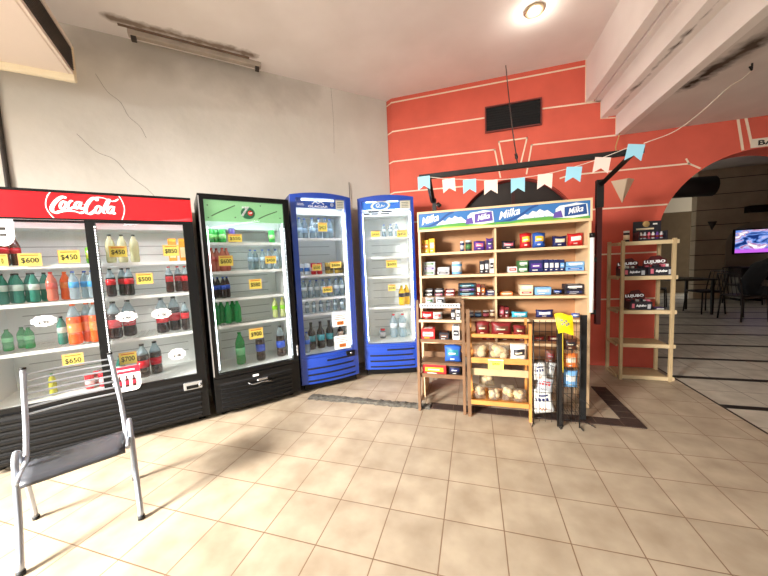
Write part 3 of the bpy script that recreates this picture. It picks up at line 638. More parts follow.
for k, ts in TAGS.items():
    for (kd, t, u, z, ww, hh, v) in ts:
        price(FRM[k][0], t or '', u+(DX if k == 'coke' else 0), z, ww, hh, v if kd == 's' else (-.014 if k in ('coke',) else -.03), kd)
# ================================================================== BOTTLES AND CANS
def pl(name, rgb, **k): return mat(name, rgb, k.pop('rough', .12), coat=.5, **k)
KIND = {}
def bottle_proto(kind, rad, hh, body, lab, cap, desc, cat='bottle', lz=(.38, .62), shape='pet', top=None):
    """bodies differ by drink: pet bottle with petaloid waist, glass bottle with long neck"""
    r = thing(cat if cat != 'bottle' else 'drinks_bottle', desc, cat); H = hh
    q = MB()
    if shape == 'pet':
        pr = [(rad*.55, 0), (rad*.88, .004), (rad, .02), (rad, H*.18), (rad*.95, H*.26), (rad*.93, H*.36), (rad, H*.40), (rad, H*.62), (rad*.97, H*.68), (rad*.78, H*.77), (rad*.48, H*.87), (rad*.34, H*.93), (rad*.34, H*.955)]
    elif shape == 'glass':
        pr = [(rad*.9, 0), (rad, .006), (rad, H*.58), (rad*.9, H*.65), (rad*.5, H*.74), (rad*.36, H*.8), (rad*.33, H*.955)]
    if top:  # liquid below, empty neck above
        k = [p for p in pr if p[1] <= H*.72]; q.lathe(k, body, 12); q.lathe([k[-1]]+[p for p in pr if p[1] > H*.72], top, 12)
    else: q.lathe(pr, body, 12)
    q.build('body', r)
    if lab: q = MB(); q.lathe([(rad*1.015, H*lz[0]), (rad*1.015, H*lz[1])], lab, 12); q.build('label_band', r)
    q = MB(); q.lathe([(rad*.40, H*.945), (rad*.40, H*.998), (rad*.30, H)], cap, 10); q.build('cap', r)
    return r
def can_proto(kind, rad, hh, c, c2, desc):
    r = thing('drinks_can', desc, 'can'); q = MB(); q.lathe([(rad*.75, 0), (rad, .008), (rad, hh*.92), (rad*.82, hh-.001)], c, 14); q.build('body', r)
    q = MB(); q.lathe([(rad*.84, hh-.001), (rad*.8, hh+.001), (rad*.001, hh-.001)], SILV, 14); q.build('lid', r)
    q = MB(); q.lathe([(rad*1.01, hh*.30), (rad*1.01, hh*.62)], c2, 14); q.build('label_band', r); return r
def carton_proto(desc, c, c2):
    r = thing('drink_carton', desc, 'carton'); q = MB(); q.box(-.03, -.03, 0, .03, .03, .17, c, b=.003); q.add([(-.03, -.03, .17), (.03, -.03, .17), (.03, .03, .17), (-.03, .03, .17), (-.03, 0, .2), (.03, 0, .2)], [[0, 1, 5, 4], [2, 3, 4, 5], [0, 4, 3], [1, 2, 5]], c); q.build('body', r)
    q = MB(); q.box(-.022, -.0315, .03, .022, -.03, .12, c2); q.build('label_band', r); return r
CLR = clear('clear_plastic', (200, 220, 228), .34); DKC = pl('dark_cola', (34, 12, 12)); RD = pl('red_label', (206, 24, 40)); WC = pl('white_cap', (235, 235, 235)); KC = pl('black_cap', (24, 24, 24)); BC = pl('blue_cap', (30, 90, 190)); GC = pl('green_cap', (30, 130, 60))
GT = clear('green_plastic', (40, 170, 90), .72); TL = clear('teal_plastic', (70, 160, 140), .6); PK = clear('pink_drink', (226, 130, 110), .75); OR = pl('orange_drink', (240, 96, 24)); 
KINDS = {
 'cola': (.033, .235, DKC, RD, KC, 'dark cola bottle with red label', CLR), 'colalight': (.031, .235, clear('thin_cola', (90, 50, 44), .6), RD, pl('red_cap', (200, 30, 36)), 'red-capped half clear cola bottle', CLR),
 'colabig': (.048, .315, DKC, RD, KC, 'large dark red-labelled cola bottle', CLR), 'amber': (.03, .22, pl('amber_drink', (90, 40, 24)), RD, KC, 'dark amber bottle with red label', None),
 'tealbottle': (.03, .225, TL, pl('grey_green_label', (196, 216, 206)), KC, 'teal green bottle with pale label', None), 'pinkbottle': (.032, .225, PK, pl('dull_red_label', (206, 90, 80)), pl('red_cap', (200, 30, 36)), 'pinkish red drink bottle with red cap', None),
 'orangebottle': (.033, .225, OR, pl('orange_label', (246, 130, 50)), pl('orange_cap', (236, 100, 30)), 'orange soda bottle, small', None), 'bluelabel': (.031, .225, CLR, pl('light_blue_label', (70, 160, 220)), BC, 'clear light-blue-labelled water bottle', None),
 'greenbottle': (.04, .22, GT, pl('pale_green_label', (120, 214, 150)), GC, 'bright green soda bottle', None), 'orangebig': (.05, .325, OR, pl('orange_blue_label', (250, 150, 70)), pl('orange_cap', (236, 100, 30)), 'large orange soda bottle', CLR),
 'yellowbottle': (.03, .22, clear('yellow_plastic', (200, 200, 60), .6), None, GC, 'yellow green plastic bottle', None), 'clearyellow': (.033, .235, clear('pale_yellow_drink', (220, 220, 180), .55), None, KC, 'dark-capped bottle of pale yellow drink', None),
 'waterclear': (.03, .205, CLR, pl('pale_blue_label', (176, 206, 226)), BC, 'clear water bottle with pale label', None), 'waterbig': (.035, .235, CLR, pl('pale_blue_label', (176, 206, 226)), BC, 'large clear water bottle', None), 'watersmall': (.033, .20, CLR, pl('white_label', (214, 226, 232)), BC, 'small clear water bottle', None),
 'waterblue': (.035, .24, CLR, pl('blue_label', (40, 110, 210)), BC, 'clear bottle with a blue label', None), 'pepsi': (.026, .205, DKC, pl('royal_blue_label', (40, 84, 200)), BC, 'blue-labelled dark cola bottle', None), 'pepsibig': (.046, .335, DKC, pl('royal_blue_label', (40, 84, 200)), KC, 'large dark cola bottle with royal blue label', CLR),
 'green2': (.034, .215, GT, None, GC, 'plain green soda bottle', None), 'greenbig': (.045, .33, GT, pl('pale_green_label', (120, 214, 150)), GC, 'large green soda bottle', None), 'citrus': (.028, .205, clear('citrus_drink', (214, 226, 160), .6), pl('lime_label', (130, 200, 40)), pl('yellow_cap', (220, 210, 60)), 'citrus drink bottle with lime green label', None),
 'tealdark': (.046, .32, pl('near_black_bottle', (20, 22, 24)), pl('teal_label', (70, 170, 180)), KC, 'nearly black bottle with teal label', None), 'darkbottle': (.038, .30, pl('near_black_bottle', (20, 22, 24)), pl('cream_label', (190, 170, 150)), KC, 'nearly black cream-labelled bottle', None),
 'yellowdark': (.042, .25, pl('yellow_drink', (246, 196, 30)), pl('charcoal_label', (50, 50, 56)), pl('yellow_cap', (220, 210, 60)), 'yellow drink bottle with charcoal label', None), 'clearred': (.05, .31, CLR, pl('white_label', (214, 226, 232)), pl('red_cap', (200, 30, 36)), 'clear bottle with white label and red cap', None)}
CANS = {'limecan': ((110, 200, 40), (200, 220, 60), 'lime green can'), 'redcan': ((200, 30, 50), (236, 200, 200), 'red can'), 'greencan': ((50, 170, 70), (150, 220, 130), 'green can'), 'purplecan': ((84, 60, 150), (200, 180, 220), 'purple can'), 'bluecan': ((220, 232, 240), (50, 120, 200), 'white and blue can'), 'goldcan': ((190, 160, 70), (90, 80, 40), 'gold can'), }
PLACE = {'coke': 'red-topped cooler', '7up': 'green-topped fridge', 'b1': 'left blue fridge', 'b2': 'right blue fridge'}
protos = {}
for k, rows in BOTTLES.items():
    root, fx, fy, fa = FRM[k]; zs = {'coke': [1.47, 1.19, .835, .45], '7up': [1.63, 1.36, 1.10, .845, .40], 'b1': [1.68, 1.275, 1.01, .835, .39], 'b2': [1.69, 1.45, 1.207, .83, .40]}[k]; nm = ['top', 'second', 'third', 'fourth', 'lowest']; fw = {'coke': 1.35, '7up': .791, 'b1': .667, 'b2': .657}[k]
    for z, kd, us, v, s in rows:
        if k == 'b1' and kd == 'redcan': lab0 = 'red and white can'
        zi = zs.index(z); rown = 'top shelf' if zi == 0 else ('cabinet floor' if zi == len(zs)-1 else nm[zi]+' shelf')
        zz = z+.001
        if z < .5: zz = {'coke': .451, '7up': .411, 'b1': .391, 'b2': .386}[k]
        side = ''
        if k == 'coke': side = 'left door ' if us[0] < .68 else 'right door '
        r0_ = (KINDS[kd][0] if kd in KINDS else .031)*min(1, s)
        if len(us) > 1: r0_ = min(r0_, .034)
        lo_, hi_ = ((0 if k == 'coke' else .052)+r0_*1.02, fw-.052-r0_*1.02); a_, b__ = max(us[0], lo_), min(us[-1], hi_)
        if len(us) > 1: us = [a_+(u-us[0])*(b__-a_)/(us[-1]-us[0]) for u in us]
        for i, u in enumerate(us):
            gap = min([abs(u-o_) for o_ in us if o_ != u] or [9]); v0 = v
            rad0 = KINDS[kd][0] if kd in KINDS else .031 if kd in CANS else .03
            if gap < 2*rad0+.004 and kd != 'carton':
                g2 = gap; gap = min((gap*gap+.06**2)**.5, 2*gap)
                if i % 2: v = v+.06
            rr_ = min(rad0, gap*.48)*min(1, s)*1.05; u = max((.0 if k == 'coke' else .052)+rr_, min(fw-.052-rr_, u))
            x_ = fx+u*math.cos(fa)-v*math.sin(fa); y_ = fy+u*math.sin(fa)+v*math.cos(fa)
            if kd in KINDS: base = KINDS[kd][5]; rad = KINDS[kd][0]
            elif kd in CANS: base = CANS[kd][2]; rad = .031
            elif kd == 'carton': base = 'orange and yellow drink carton'; rad = .032
            elif kd == 'jar': base = 'short jar with red lid and white label'; rad = .04
            pos = '' if len(us) == 1 else 'leftmost, ' if i == 0 else 'rightmost, ' if i == len(us)-1 else ORD[i]+' such from left, '
            lab = f"{base}, {pos}{side.strip()+', ' if k=='coke' else ''}{rown}, {PLACE[k]}"
            if kd in protos: o = dup(protos[kd], (x_, y_, zz), fa, lab)
            else:
                if kd in KINDS: K = KINDS[kd]; o = bottle_proto(kd, K[0], K[1], K[2], K[3], K[4], lab, shape='glass' if kd in ('tealdark', 'darkbottle') else 'pet', top=K[6], lz=(.30, .52) if 'big' in kd or kd == 'tealdark' else (.42, .62))
                elif kd in CANS: c_, c2_, _ = CANS[kd]; o = can_proto(kd, .031, .13, pl('can_'+kd, c_), pl('can_band_'+kd, c2_), lab)
                elif kd == 'carton': o = carton_proto(lab, pl('carton_orange', (236, 160, 60)), pl('carton_cream', (250, 236, 190)))
                else:
                    o = thing('jar', lab, 'jar'); q = MB(); q.lathe([(.036, 0), (.038, .01), (.038, .085), (.03, .1)], CLR, 14); q.build('body', o); q = MB(); q.lathe([(.039, .02), (.039, .08)], WC, 14); q.build('label_band', o); q = MB(); q.lathe([(.034, .098), (.034, .12), (.001, .12)], pl('red_cap', (200, 30, 36)), 14); q.build('lid', o)
                o.location = (x_, y_, zz); o.rotation_euler.z = fa; protos[kd] = o
            v = v0; k_ = min(1, gap*.48/rad); o.scale = (s*k_ if s < 1 else k_, s*k_ if s < 1 else k_, s)
            if len(us) > 1: o['group'] = f"{base.split(' with')[0]}s, {side if k=='coke' else ''}{rown}, {PLACE[k]}"
            elif 'group' in o: del o['group']
# ================================================================== SNACK SHELVES
WOOD = mat('birch_veneer', (190, 142, 100), .55, var=.12, vscale=4); WOODF = mat('pale_shelf_edge', (228, 196, 154), .5, var=.08, vscale=5)
BRN = mat('old_brown_wood', (120, 88, 60), .65, var=.25, vscale=9); PINE = mat('orange_pine', (214, 146, 74), .55, var=.18, vscale=7); LPINE = mat('light_pine', (190, 166, 126), .6, var=.12, vscale=7)
def c3(n_, rgb): return mat(n_, rgb, .45)
PAL = {'yellow': (238, 190, 40), 'navy': (24, 34, 92), 'purple': (86, 50, 140), 'red': (200, 34, 36), 'blue': (44, 92, 180), 'white': (226, 226, 222), 'silver': (186, 190, 196), 'teal': (40, 130, 150), 'brown': (92, 50, 34), 'darkred': (120, 28, 30),
       'dark': (36, 34, 44), 'cream': (232, 214, 180), 'orange': (226, 120, 50), 'lightblue': (120, 176, 226), 'green': (70, 120, 70), 'pink': (214, 110, 130), 'cyan': (60, 176, 206), 'grey': (120, 124, 130)}
def P_(k): return c3('print_'+k, PAL[k])
def pack_box(name, label, cat, loc, rz, w, d, h, c, c2, c4='white', parent=None, lidm=None):
    q = MB(); q.box(-w/2, 0, 0, w/2, d, h, P_(c), b=min(.003, h*.1)); q.box(-w*.38, -.0012, h*.32, w*.38, .001, h*.72, P_(c2)); q.box(-w*.26, -.0018, h*.46, w*.22, -.001, h*.56, P_(c4)); q.box(-w*.3, -.0015, h*.12, w*.1, .001, h*.2, P_(c4))
    q.box(-w*.3, d*.2, h-.001, w*.3, d*.8, h+.0006, P_(c2))
    o = q.build(name, None, loc, rz); return tag(o, label, cat)
def pillow(w, h, d, c, c2, c4='white', seed=0, n=12, film=None, patch=True, flat=.0):
    rnd = random.Random(seed); q = MB(); vs = []; idx = {}
    ph = [rnd.random()*6 for _ in range(4)]
    for s in (0, 1):
        for i in range(n+1):
            for j in range(n+1):
                a = i/n; b = j/n; k = (max(0, math.sin(math.pi*a))**.5)*(max(0, math.sin(math.pi*b))**.45)
                wr = 1+.14*math.sin(9*a+ph[0]+5*b)*math.sin(8*b+ph[1]); y = d/2*k*wr*(-1 if s == 0 else 1)
                pin = 1-.07*math.sin(math.pi*b)-.02*math.sin(20*b+ph[2]); idx[s, i, j] = len(vs); vs.append(((a-.5)*w*pin, d/2+y, h*(b+.03*math.sin(math.pi*a*2+ph[3])*b)))
    mm = film or P_(c)
    for s in (0, 1):
        for i in range(n):
            for j in range(n):
                f = [idx[s, i, j], idx[s, i+1, j], idx[s, i+1, j+1], idx[s, i, j+1]]
                if s: f = f[::-1]
                m_ = mm
                a = (i+.5)/n; b = (j+.5)/n
                if patch == 'spots' and s == 0:
                    if (.5 < b < .66 and (i % 3) and .1 < a < .9) or (.74 < b < .82 and .3 < a < .8): m_ = P_(c2)
                    if .12 < b < .26 and .25 < a < .6 and (i+j) % 2: m_ = P_(c4)
                elif patch and s == 0:
                    if .17 < a < .83 and .42 < b < .75: m_ = P_(c2)
                    if .27 < a < .7 and .5 < b < .62: m_ = P_(c4)
                    if .3 < a < .6 and .15 < b < .27: m_ = P_(c4)
                q.add([vs[k] for k in f], [[0, 1, 2, 3]], m_, True)
    return q
def weld(o):
    import bmesh
    b = bmesh.new(); b.from_mesh(o.data); bmesh.ops.remove_doubles(b, verts=b.verts, dist=1e-5); b.to_mesh(o.data); b.free(); return o
def pack_bag(name, label, cat, loc, rz, w, d, h, c, c2, c4='white', seed=0, patch=True):
    o = weld(pillow(w, h, d, c, c2, c4, seed, n=12 if patch is True else 15, patch=patch).build(name, None, loc, rz)); return tag(o, label, cat)
def pack_jar(name, label, cat, loc, rz, w, h, c, c2):
    r = thing(name, label, cat, loc, rz); rd = w/2; q = MB(); q.lathe([(rd*.94, 0), (rd, h*.05), (rd, h*.78), (rd*.86, h*.84)], P_(c), 16, cy=rd); q.build('body', r)
    q = MB(); q.lathe([(rd*1.01, h*.2), (rd*1.01, h*.62)], P_(c2), 16, cy=rd); q.build('label_band', r); q = MB(); q.lathe([(rd*.95, h*.82), (rd*.95, h*.99), (.001, h)], P_('white' if c != 'white' else 'grey'), 16, cy=rd); q.build('lid', r); return r
SX, SY, SA = -.519, 3.0, math.radians(1.34)
sh = thing('snack_shelf', 'wide birch shelving unit topped by a blue chocolate header panel, full of packaged snacks', 'shelf unit', (SX, SY, 0), SA)
D_ = .34; Wd = 1.484
for x0 in (0, Wd-.022): q = MB(); q.box(x0, 0.002, 0, x0+.022, D_, 1.84, WOODF, b=.002); q.build('side_panel', sh)
q = MB(); q.box(.022, D_-.012, .33, Wd-.022, D_, 1.84, WOOD); q.build('back_panel', sh)
q = MB(); q.box(.705, .02, .33, .720, D_-.013, 1.65, WOODF); q.build('divider', sh)
for z in (1.451, 1.231, 1.019, .805, .58): q = MB(); q.box(.0225, .0, z-.024, Wd-.0225, .012, z, WOODF); q.box(.0225, .012, z-.018, .7045, D_-.0125, z, WOOD); q.box(.7205, .012, z-.018, Wd-.0225, D_-.0125, z, WOOD); q.build('shelf', sh)
q = MB(); q.box(.0, -.016, 1.654, Wd, .001, 1.676, WOODF); q.box(0, -.016, 1.826, Wd, .001, 1.845, WOODF); q.box(0, -.016, 1.676, .012, .001, 1.826, WOODF); q.box(Wd-.016, -.016, 1.676, Wd, .001, 1.826, WOODF); q.box(.012, -.01, 1.676, Wd-.016, 0.001, 1.826, mat('header_sky_blue', (52, 112, 178), .45)); q.box(.0, .001, 1.83, Wd, D_, 1.845, WOODF)
hd = tag(q.build('header', sh), 'blue header panel with mountains and white script')
MTW = mat('header_snow', (228, 236, 240), .5); MTB = mat('header_ridge_blue', (132, 172, 206), .5); GRS = mat('header_meadow', (88, 158, 64), .5); GRS2 = mat('header_meadow_light', (170, 200, 80), .5); LIL = mat('header_lilac', (96, 72, 160), .5); NVY = mat('header_navy_swoosh', (28, 74, 140), .5)
q = MB()
for k, X0 in enumerate((.014, .712)):
    L = .696 if k == 0 else .754; sx = L/.72
    X = lambda u: X0+u*sx
    rnd = random.Random(k+3)
    q.prism([(X(0), 1.676), (X(0), 1.70), (X(.12), 1.697), (X(.24), 1.71), (X(.42), 1.716), (X(.55), 1.705), (X(.719), 1.70), (X(.719), 1.676)], GRS, -.0115, -.0105)
    q.prism([(X(.10), 1.676), (X(.25), 1.69), (X(.45), 1.684), (X(.6), 1.69), (X(.7), 1.676)], GRS2, -.0125, -.0116)
    ridge = [(.17, 1.708), (.20, 1.73), (.235, 1.75), (.26, 1.742), (.295, 1.775), (.325, 1.762), (.35, 1.785), (.385, 1.765), (.41, 1.772), (.44, 1.745), (.47, 1.72), (.48, 1.712), (.42, 1.718), (.24, 1.712)]
    q.prism([(X(a), b) for a, b in ridge], MTW, -.0122, -.0106)
    for t in range(6): a = .22+.04*t; zt = 1.735+.02*(t % 2); q.prism([(X(a), zt), (X(a+.018), zt-.02), (X(a+.006), zt-.018)], MTB, -.013, -.0123)
    q.stroke([(X(.0), 1.69), (X(.10), 1.705), (X(.2), 1.745), (X(.28), 1.80), (X(.34), 1.824)], .02, NVY, -.0108, cal=False)
    q.text('Milka', X(.11), 1.770, .068, WHT, -.0135, w=.18*sx, shear=.5, off=.015, rot=.22)
    # chocolate pack with white snow shape and lilac field
    q.prism([(X(.47), 1.70), (X(.47), 1.775), (X(.5), 1.80), (X(.56), 1.805), (X(.62), 1.815), (X(.70), 1.80), (X(.71), 1.70), (X(.6), 1.69)], MTW, -.0135, -.0106)
    q.prism([(X(.535), 1.705), (X(.535), 1.785), (X(.69), 1.80), (X(.70), 1.715)], LIL if k == 0 else NVY, -.0142, -.0136)
    q.prism([(X(.45), 1.70), (X(.46), 1.745), (X(.51), 1.76), (X(.525), 1.70)], LIL, -.0142, -.0136)
    q.text('Milka', X(.615), 1.755, .05, WHT, -.015, w=.115*sx, shear=.5, off=.012, rot=.18)
q.build('lettering', hd)
def swp(u, v, z): return (SX+u*math.cos(SA)-v*math.sin(SA), SY+u*math.sin(SA)+v*math.cos(SA), z+.0008)
GOODS = [(1.451, 'box', -0.006, 0.042, 0.135),
 (1.451, 'box', 0.045, 0.094, 0.132),
 (1.451, 'box', 0.098, 0.152, 0.143),
 (1.451, 'jar', 0.393, 0.435, 0.101),
 (1.451, 'jar', 0.443, 0.505, 0.107),
 (1.451, 'bag', 0.519, 0.628, 0.092),
 (1.451, 'bag', 0.633, 0.762, 0.113),
 (1.451, 'bag', 0.771, 0.897, 0.076),
 (1.451, 'bag', 0.932, 1.036, 0.142),
 (1.451, 'bag', 1.04, 1.152, 0.139),
 (1.451, 'bag', 1.204, 1.325, 0.095),
 (1.451, 'bag', 1.327, 1.457, 0.113),
 (1.231, 'stack', 0.007, 0.147, 0.133),
 (1.231, 'stack2', 0.166, 0.288, 0.077),
 (1.231, 'jar', 0.308, 0.41, 0.126),
 (1.231, 'box', 0.572, 0.612, 0.121),
 (1.231, 'box', 0.615, 0.657, 0.129),
 (1.231, 'box', 0.662, 0.709, 0.141),
 (1.231, 'box', 0.826, 0.907, 0.058),
 (1.231, 'stack2', 0.91, 0.999, 0.11),
 (1.231, 'box', 1.009, 1.125, 0.11),
 (1.231, 'box', 1.13, 1.171, 0.111),
 (1.231, 'box', 1.174, 1.214, 0.109),
 (1.231, 'box', 1.216, 1.256, 0.107),
 (1.231, 'box', 1.259, 1.301, 0.105),
 (1.231, 'stack2', 1.306, 1.459, 0.083),
 (1.019, 'stack2', 0.029, 0.12, 0.074),
 (1.019, 'stack2', 0.13, 0.224, 0.072),
 (1.019, 'stack2', 0.233, 0.335, 0.065),
 (1.019, 'stack', 0.36, 0.536, 0.119),
 (1.019, 'box', 0.54, 0.577, 0.113),
 (1.019, 'box', 0.581, 0.62, 0.102),
 (1.019, 'stack2', 0.626, 0.708, 0.048),
 (1.019, 'box', 0.753, 0.868, 0.033),
 (1.019, 'stack2', 0.927, 1.042, 0.094),
 (1.019, 'box', 1.056, 1.193, 0.072),
 (1.019, 'bag', 1.201, 1.294, 0.048),
 (1.019, 'stack2', 1.301, 1.461, 0.092),
 (0.805, 'jar', 0.444, 0.512, 0.063),
 (0.805, 'jar', 0.517, 0.582, 0.063),
 (0.805, 'jar', 0.595, 0.653, 0.068),
 (0.805, 'jar', 0.658, 0.717, 0.073),
 (0.805, 'box', 0.737, 0.787, 0.107),
 (0.805, 'box', 0.79, 0.831, 0.102),
 (0.805, 'bag', 0.853, 1.002, 0.054),
 (0.805, 'bag', 1.063, 1.217, 0.072),
 (0.805, 'bag', 1.36, 1.432, 0.04),
 (0.58, 'bag', 0.583, 0.712, 0.062),
 (0.58, 'bag', 0.73, 0.865, 0.06),
 (0.58, 'bag', 0.882, 1.005, 0.058),
 (0.58, 'bag', 1.031, 1.15, 0.052),
 (0.58, 'bag', 1.167, 1.284, 0.05)]
RACK_A = [('bag', -0.437, -0.353, 0.984, 1.04), ('bag', -0.344, -0.253, 0.984, 1.044), ('bag', -0.488, -0.376, 0.844, 0.908), ('bag', -0.371, -0.284, 0.843, 0.904), ('box', -0.206, -0.171, 0.842, 0.928), ('box', -0.164, -0.126, 0.84, 0.928), ('redbox', -0.498, -0.375, 0.66, 0.785), ('dark', -0.316, -0.229, 0.656, 0.722), ('carton', -0.197, -0.134, 0.659, 0.784), ('bluebag', -0.265, -0.112, 0.45, 0.602), ('yb', -0.505, -0.288, 0.328, 0.421), ('db', -0.246, -0.124, 0.327, 0.417)]
RACK_B = [('bag', -0.031, 0.104, 0.508, 0.63), ('bag', 0.104, 0.283, 0.507, 0.644), ('bag', 0.287, 0.425, 0.506, 0.645), ('bag', -0.034, 0.082, 0.131, 0.27), ('bag', 0.023, 0.158, 0.22, 0.339), ('bag', 0.098, 0.207, 0.133, 0.243), ('bag', 0.207, 0.313, 0.138, 0.278), ('bag', 0.296, 0.416, 0.137, 0.249), ('dark', -0.002, 0.123, 0.725, 0.832), ('dark', 0.131, 0.301, 0.729, 0.825), ('dark', 0.309, 0.411, 0.724, 0.801)]
RACK_C = [('w', 0.454, 0.559, 0.371, 0.507), ('w', 0.544, 0.632, 0.368, 0.503), ('w', 0.469, 0.596, 0.271, 0.381), ('w', 0.468, 0.633, 0.083, 0.289), ('b', 0.544, 0.624, 0.519, 0.619)]
RACK_D = [('o', 0.675, 0.788, 0.486, 0.592), ('b', 0.69, 0.797, 0.321, 0.453), ('o', 0.683, 0.74, 0.327, 0.385)]
INFO = [('yellow','red','yellow cookie carton, leftmost on the top snack shelf'),('yellow','orange','yellow carton, middle of three at the left of the top snack shelf'),('yellow','cream','pale yellow carton, right of the other yellow cartons'),
 ('navy','silver','narrow dark jar on the top snack shelf'),('dark','green','dark jar with green label left of the purple packets'),('purple','pink','purple packet with pink stripe right of the dark jars'),('purple','navy','large purple and blue packet at the centre of the top snack shelf'),
 ('dark','pink','dark packet with pink print, just right of the divider on top shelf'),('red','yellow','tall red cookie bag beside the tall blue one'),('blue','yellow','tall blue cookie bag beside the tall red one'),('navy','cream','low dark blue bag near the right end of the top shelf'),('red','white','wide red bag at the right end of the top snack shelf'),
 ('silver','green','silver and green wafer packet in the left stack on the second snack shelf'),('silver','dark','silver and dark packet in the low stack on the second shelf'),('lightblue','white','round light blue and white tin on the second snack shelf'),('dark','white','narrow dark carton, left of the white carton'),('dark','silver','narrow dark carton with silver print, between two others'),('white','dark','tall white carton with dark rings beside the divider'),
 ('white','red','small white and red box on the second shelf right of divider'),('green','white','green and white box in the small stack'),('navy','purple','broad dark blue cookie box on the second snack shelf'),('navy','white','navy cookie packet, first right of the broad blue box'),('navy','white','navy cookie packet, second right of the broad blue box'),('navy','white','navy cookie packet, third right of the broad blue box'),('navy','lightblue','navy and light blue packet, fourth right of the broad box'),('lightblue','blue','light blue biscuit packet lying at the right end, second shelf'),
 ('dark','white','small dark biscuit packet, far left stack of the third snack shelf'),('dark','pink','small dark packet, second stack from left on the third shelf'),('darkred','white','small dark red packet, third stack from left on the third shelf'),('dark','teal','dark box with teal print in the tall stack, third shelf'),('darkred','cream','narrow dark red carton right of the tall stack'),('brown','orange','narrow brown carton left of the divider on third shelf'),('navy','grey','thin navy packet by the divider on the third shelf'),
 ('orange','cream','flat orange packet just right of the divider, third shelf'),('cream','red','cream and red biscuit box in a stack, third shelf right side'),('lightblue','silver','light blue box at the middle of the third shelf, right half'),('dark','blue','small dark bag between the light blue box and the dark stack'),('dark','navy','dark long box in the stack at the right end, third shelf'),
 ('navy','silver','navy cup, leftmost of the four cups on the fourth shelf'),('navy','lightblue','navy cup with light print, second of the four cups'),('brown','pink','brown cup, third of the four cups on the fourth shelf'),('brown','cream','brown cup with cream print, rightmost of the four cups'),('darkred','pink','tall dark red carton standing on the fourth shelf'),('darkred','dark','slimmer dark red carton, right of the taller one'),('cyan','white','cyan blue packet lying on the fourth shelf above the bread rack'),('navy','white','navy and white packet on the fourth shelf above the wire rack'),('blue','silver','grey blue packet at the right end of the fourth shelf'),
 ('darkred','brown','dark red snack bag on the lowest snack shelf, first from left'),('brown','darkred','brown snack bag, second from left on the lowest snack shelf'),('darkred','dark','dark red and black snack bag, third on the lowest snack shelf'),('brown','red','brown and red snack bag, fourth on the lowest snack shelf'),('darkred','cream','dark red and cream snack bag, rightmost on the lowest shelf')]
assert len(INFO) == len(GOODS), (len(INFO), len(GOODS))
for i, ((z, kd, a, b_, h), (c, c2, lab)) in enumerate(zip(GOODS, INFO)):
    a = max(a, .026); b_ = min(b_, Wd-.026)
    if a < .7205 and b_ > .7045: 
        if (a+b_)/2 < .712: b_ = .7035
        else: a = .7215
    w = b_-a-.002; u = (a+b_)/2; grp = None
    if kd == 'jar': o = pack_jar('jar' if i < 20 else 'snack_cup', lab, 'jar' if i < 20 else 'cup', swp(u, .07, z), SA, w, h-.002, c, c2)
    elif kd == 'box': o = pack_box('snack_box', lab, 'box', swp(u, .07, z), SA, w, .10, h-.002, c, c2)
    elif kd == 'bag': o = pack_bag('snack_bag', lab, 'packet', swp(u, .07, z), SA, w, min(.09, max(.05, h*.7)), h, c, c2, seed=i)
    else:
        k = 2 if kd == 'stack2' else 3; hh = (h-.002)/k
        for j in range(k):
            where = ['bottom', 'top'][j] if k == 2 else ['bottom', 'middle', 'top'][j]
            cc = (c, c2) if j % 2 == 0 else (c, {'stack2': 'white', 'stack': 'purple'}[kd])
            pack_box('snack_box', f"{lab}, {where} one", 'box', swp(u+(.004 if j else 0), .07+.004*j, z+hh*j+.0012*j), SA+(.03 if j % 2 else 0), w*.97, .11, hh-.0015, cc[0], cc[1])
# white tube leaning on the right post
q = MB(); q.tube([(0, 0, 0), (0, 0, .63)], .016, PAP, 12, n=1); o = thing('plastic_tube', 'white plastic tube with black cap fixed upright along the right edge of the shelving', 'tube', (.947, 2.965, .88)); q.build('tube', o); q = MB(); q.tube([(0, 0, .631), (0, 0, .67)], .021, BLK, 12, n=1); q.build('cap', o)
# ================================================================== RACK WITH BROWN WOODEN FRAME (left)
ra = thing('wooden_display_rack', 'narrow brown wooden rack with four trays, leftmost in front of the snack shelves', 'rack', (-.50, 2.72, 0), 0)
for x0 in (-.018, .385):
    q = MB(); q.add([(x0, -.02, 0), (x0+.024, -.02, 0), (x0+.024, .012, 0), (x0, .012, 0), (x0, .03, 1.02), (x0+.024, .03, 1.02), (x0+.024, .06, 1.02), (x0, .06, 1.02)], [[0, 3, 2, 1], [4, 5, 6, 7], [0, 1, 5, 4], [1, 2, 6, 5], [2, 3, 7, 6], [3, 0, 4, 7]], BRN); q.build('leg', ra)
    q = MB(); q.tube([(x0+.012, .215, 0), (x0+.012, .20, .34)], .011, BRN, 6, n=1); q.build('leg', ra)
    q = MB(); q.box(x0+.004, -.0, .045, x0+.018, .22, .07, BRN); q.build('foot_bar', ra)
for z, fh, m_ in ((.975, .0, BRN), (.84, .022, WOODF), (.655, .028, BRN), (.445, .012, BRN), (.325, .035, BRN)):
    q = MB(); q.box(.007, .035, z-.012, .384, .21, z, BRN)
    if fh: q.box(.0065, .022, z-.018, .3845, .0345, z-.018+fh, m_)
    q.box(.007, .21, z-.012, .384, .218, z+.05, BRN); q.build('tray', ra)
q = MB(); q.box(.022, .006, .955, .375, .012, .993, PAP)
for i in range(14): q.box(.04+.023*i, .0045, .966, .04+.023*i+.014, .006, .982, mat('sign_print', (60, 64, 70), .7))
tag(q.build('sign', ra), 'white strip sign with dark print')
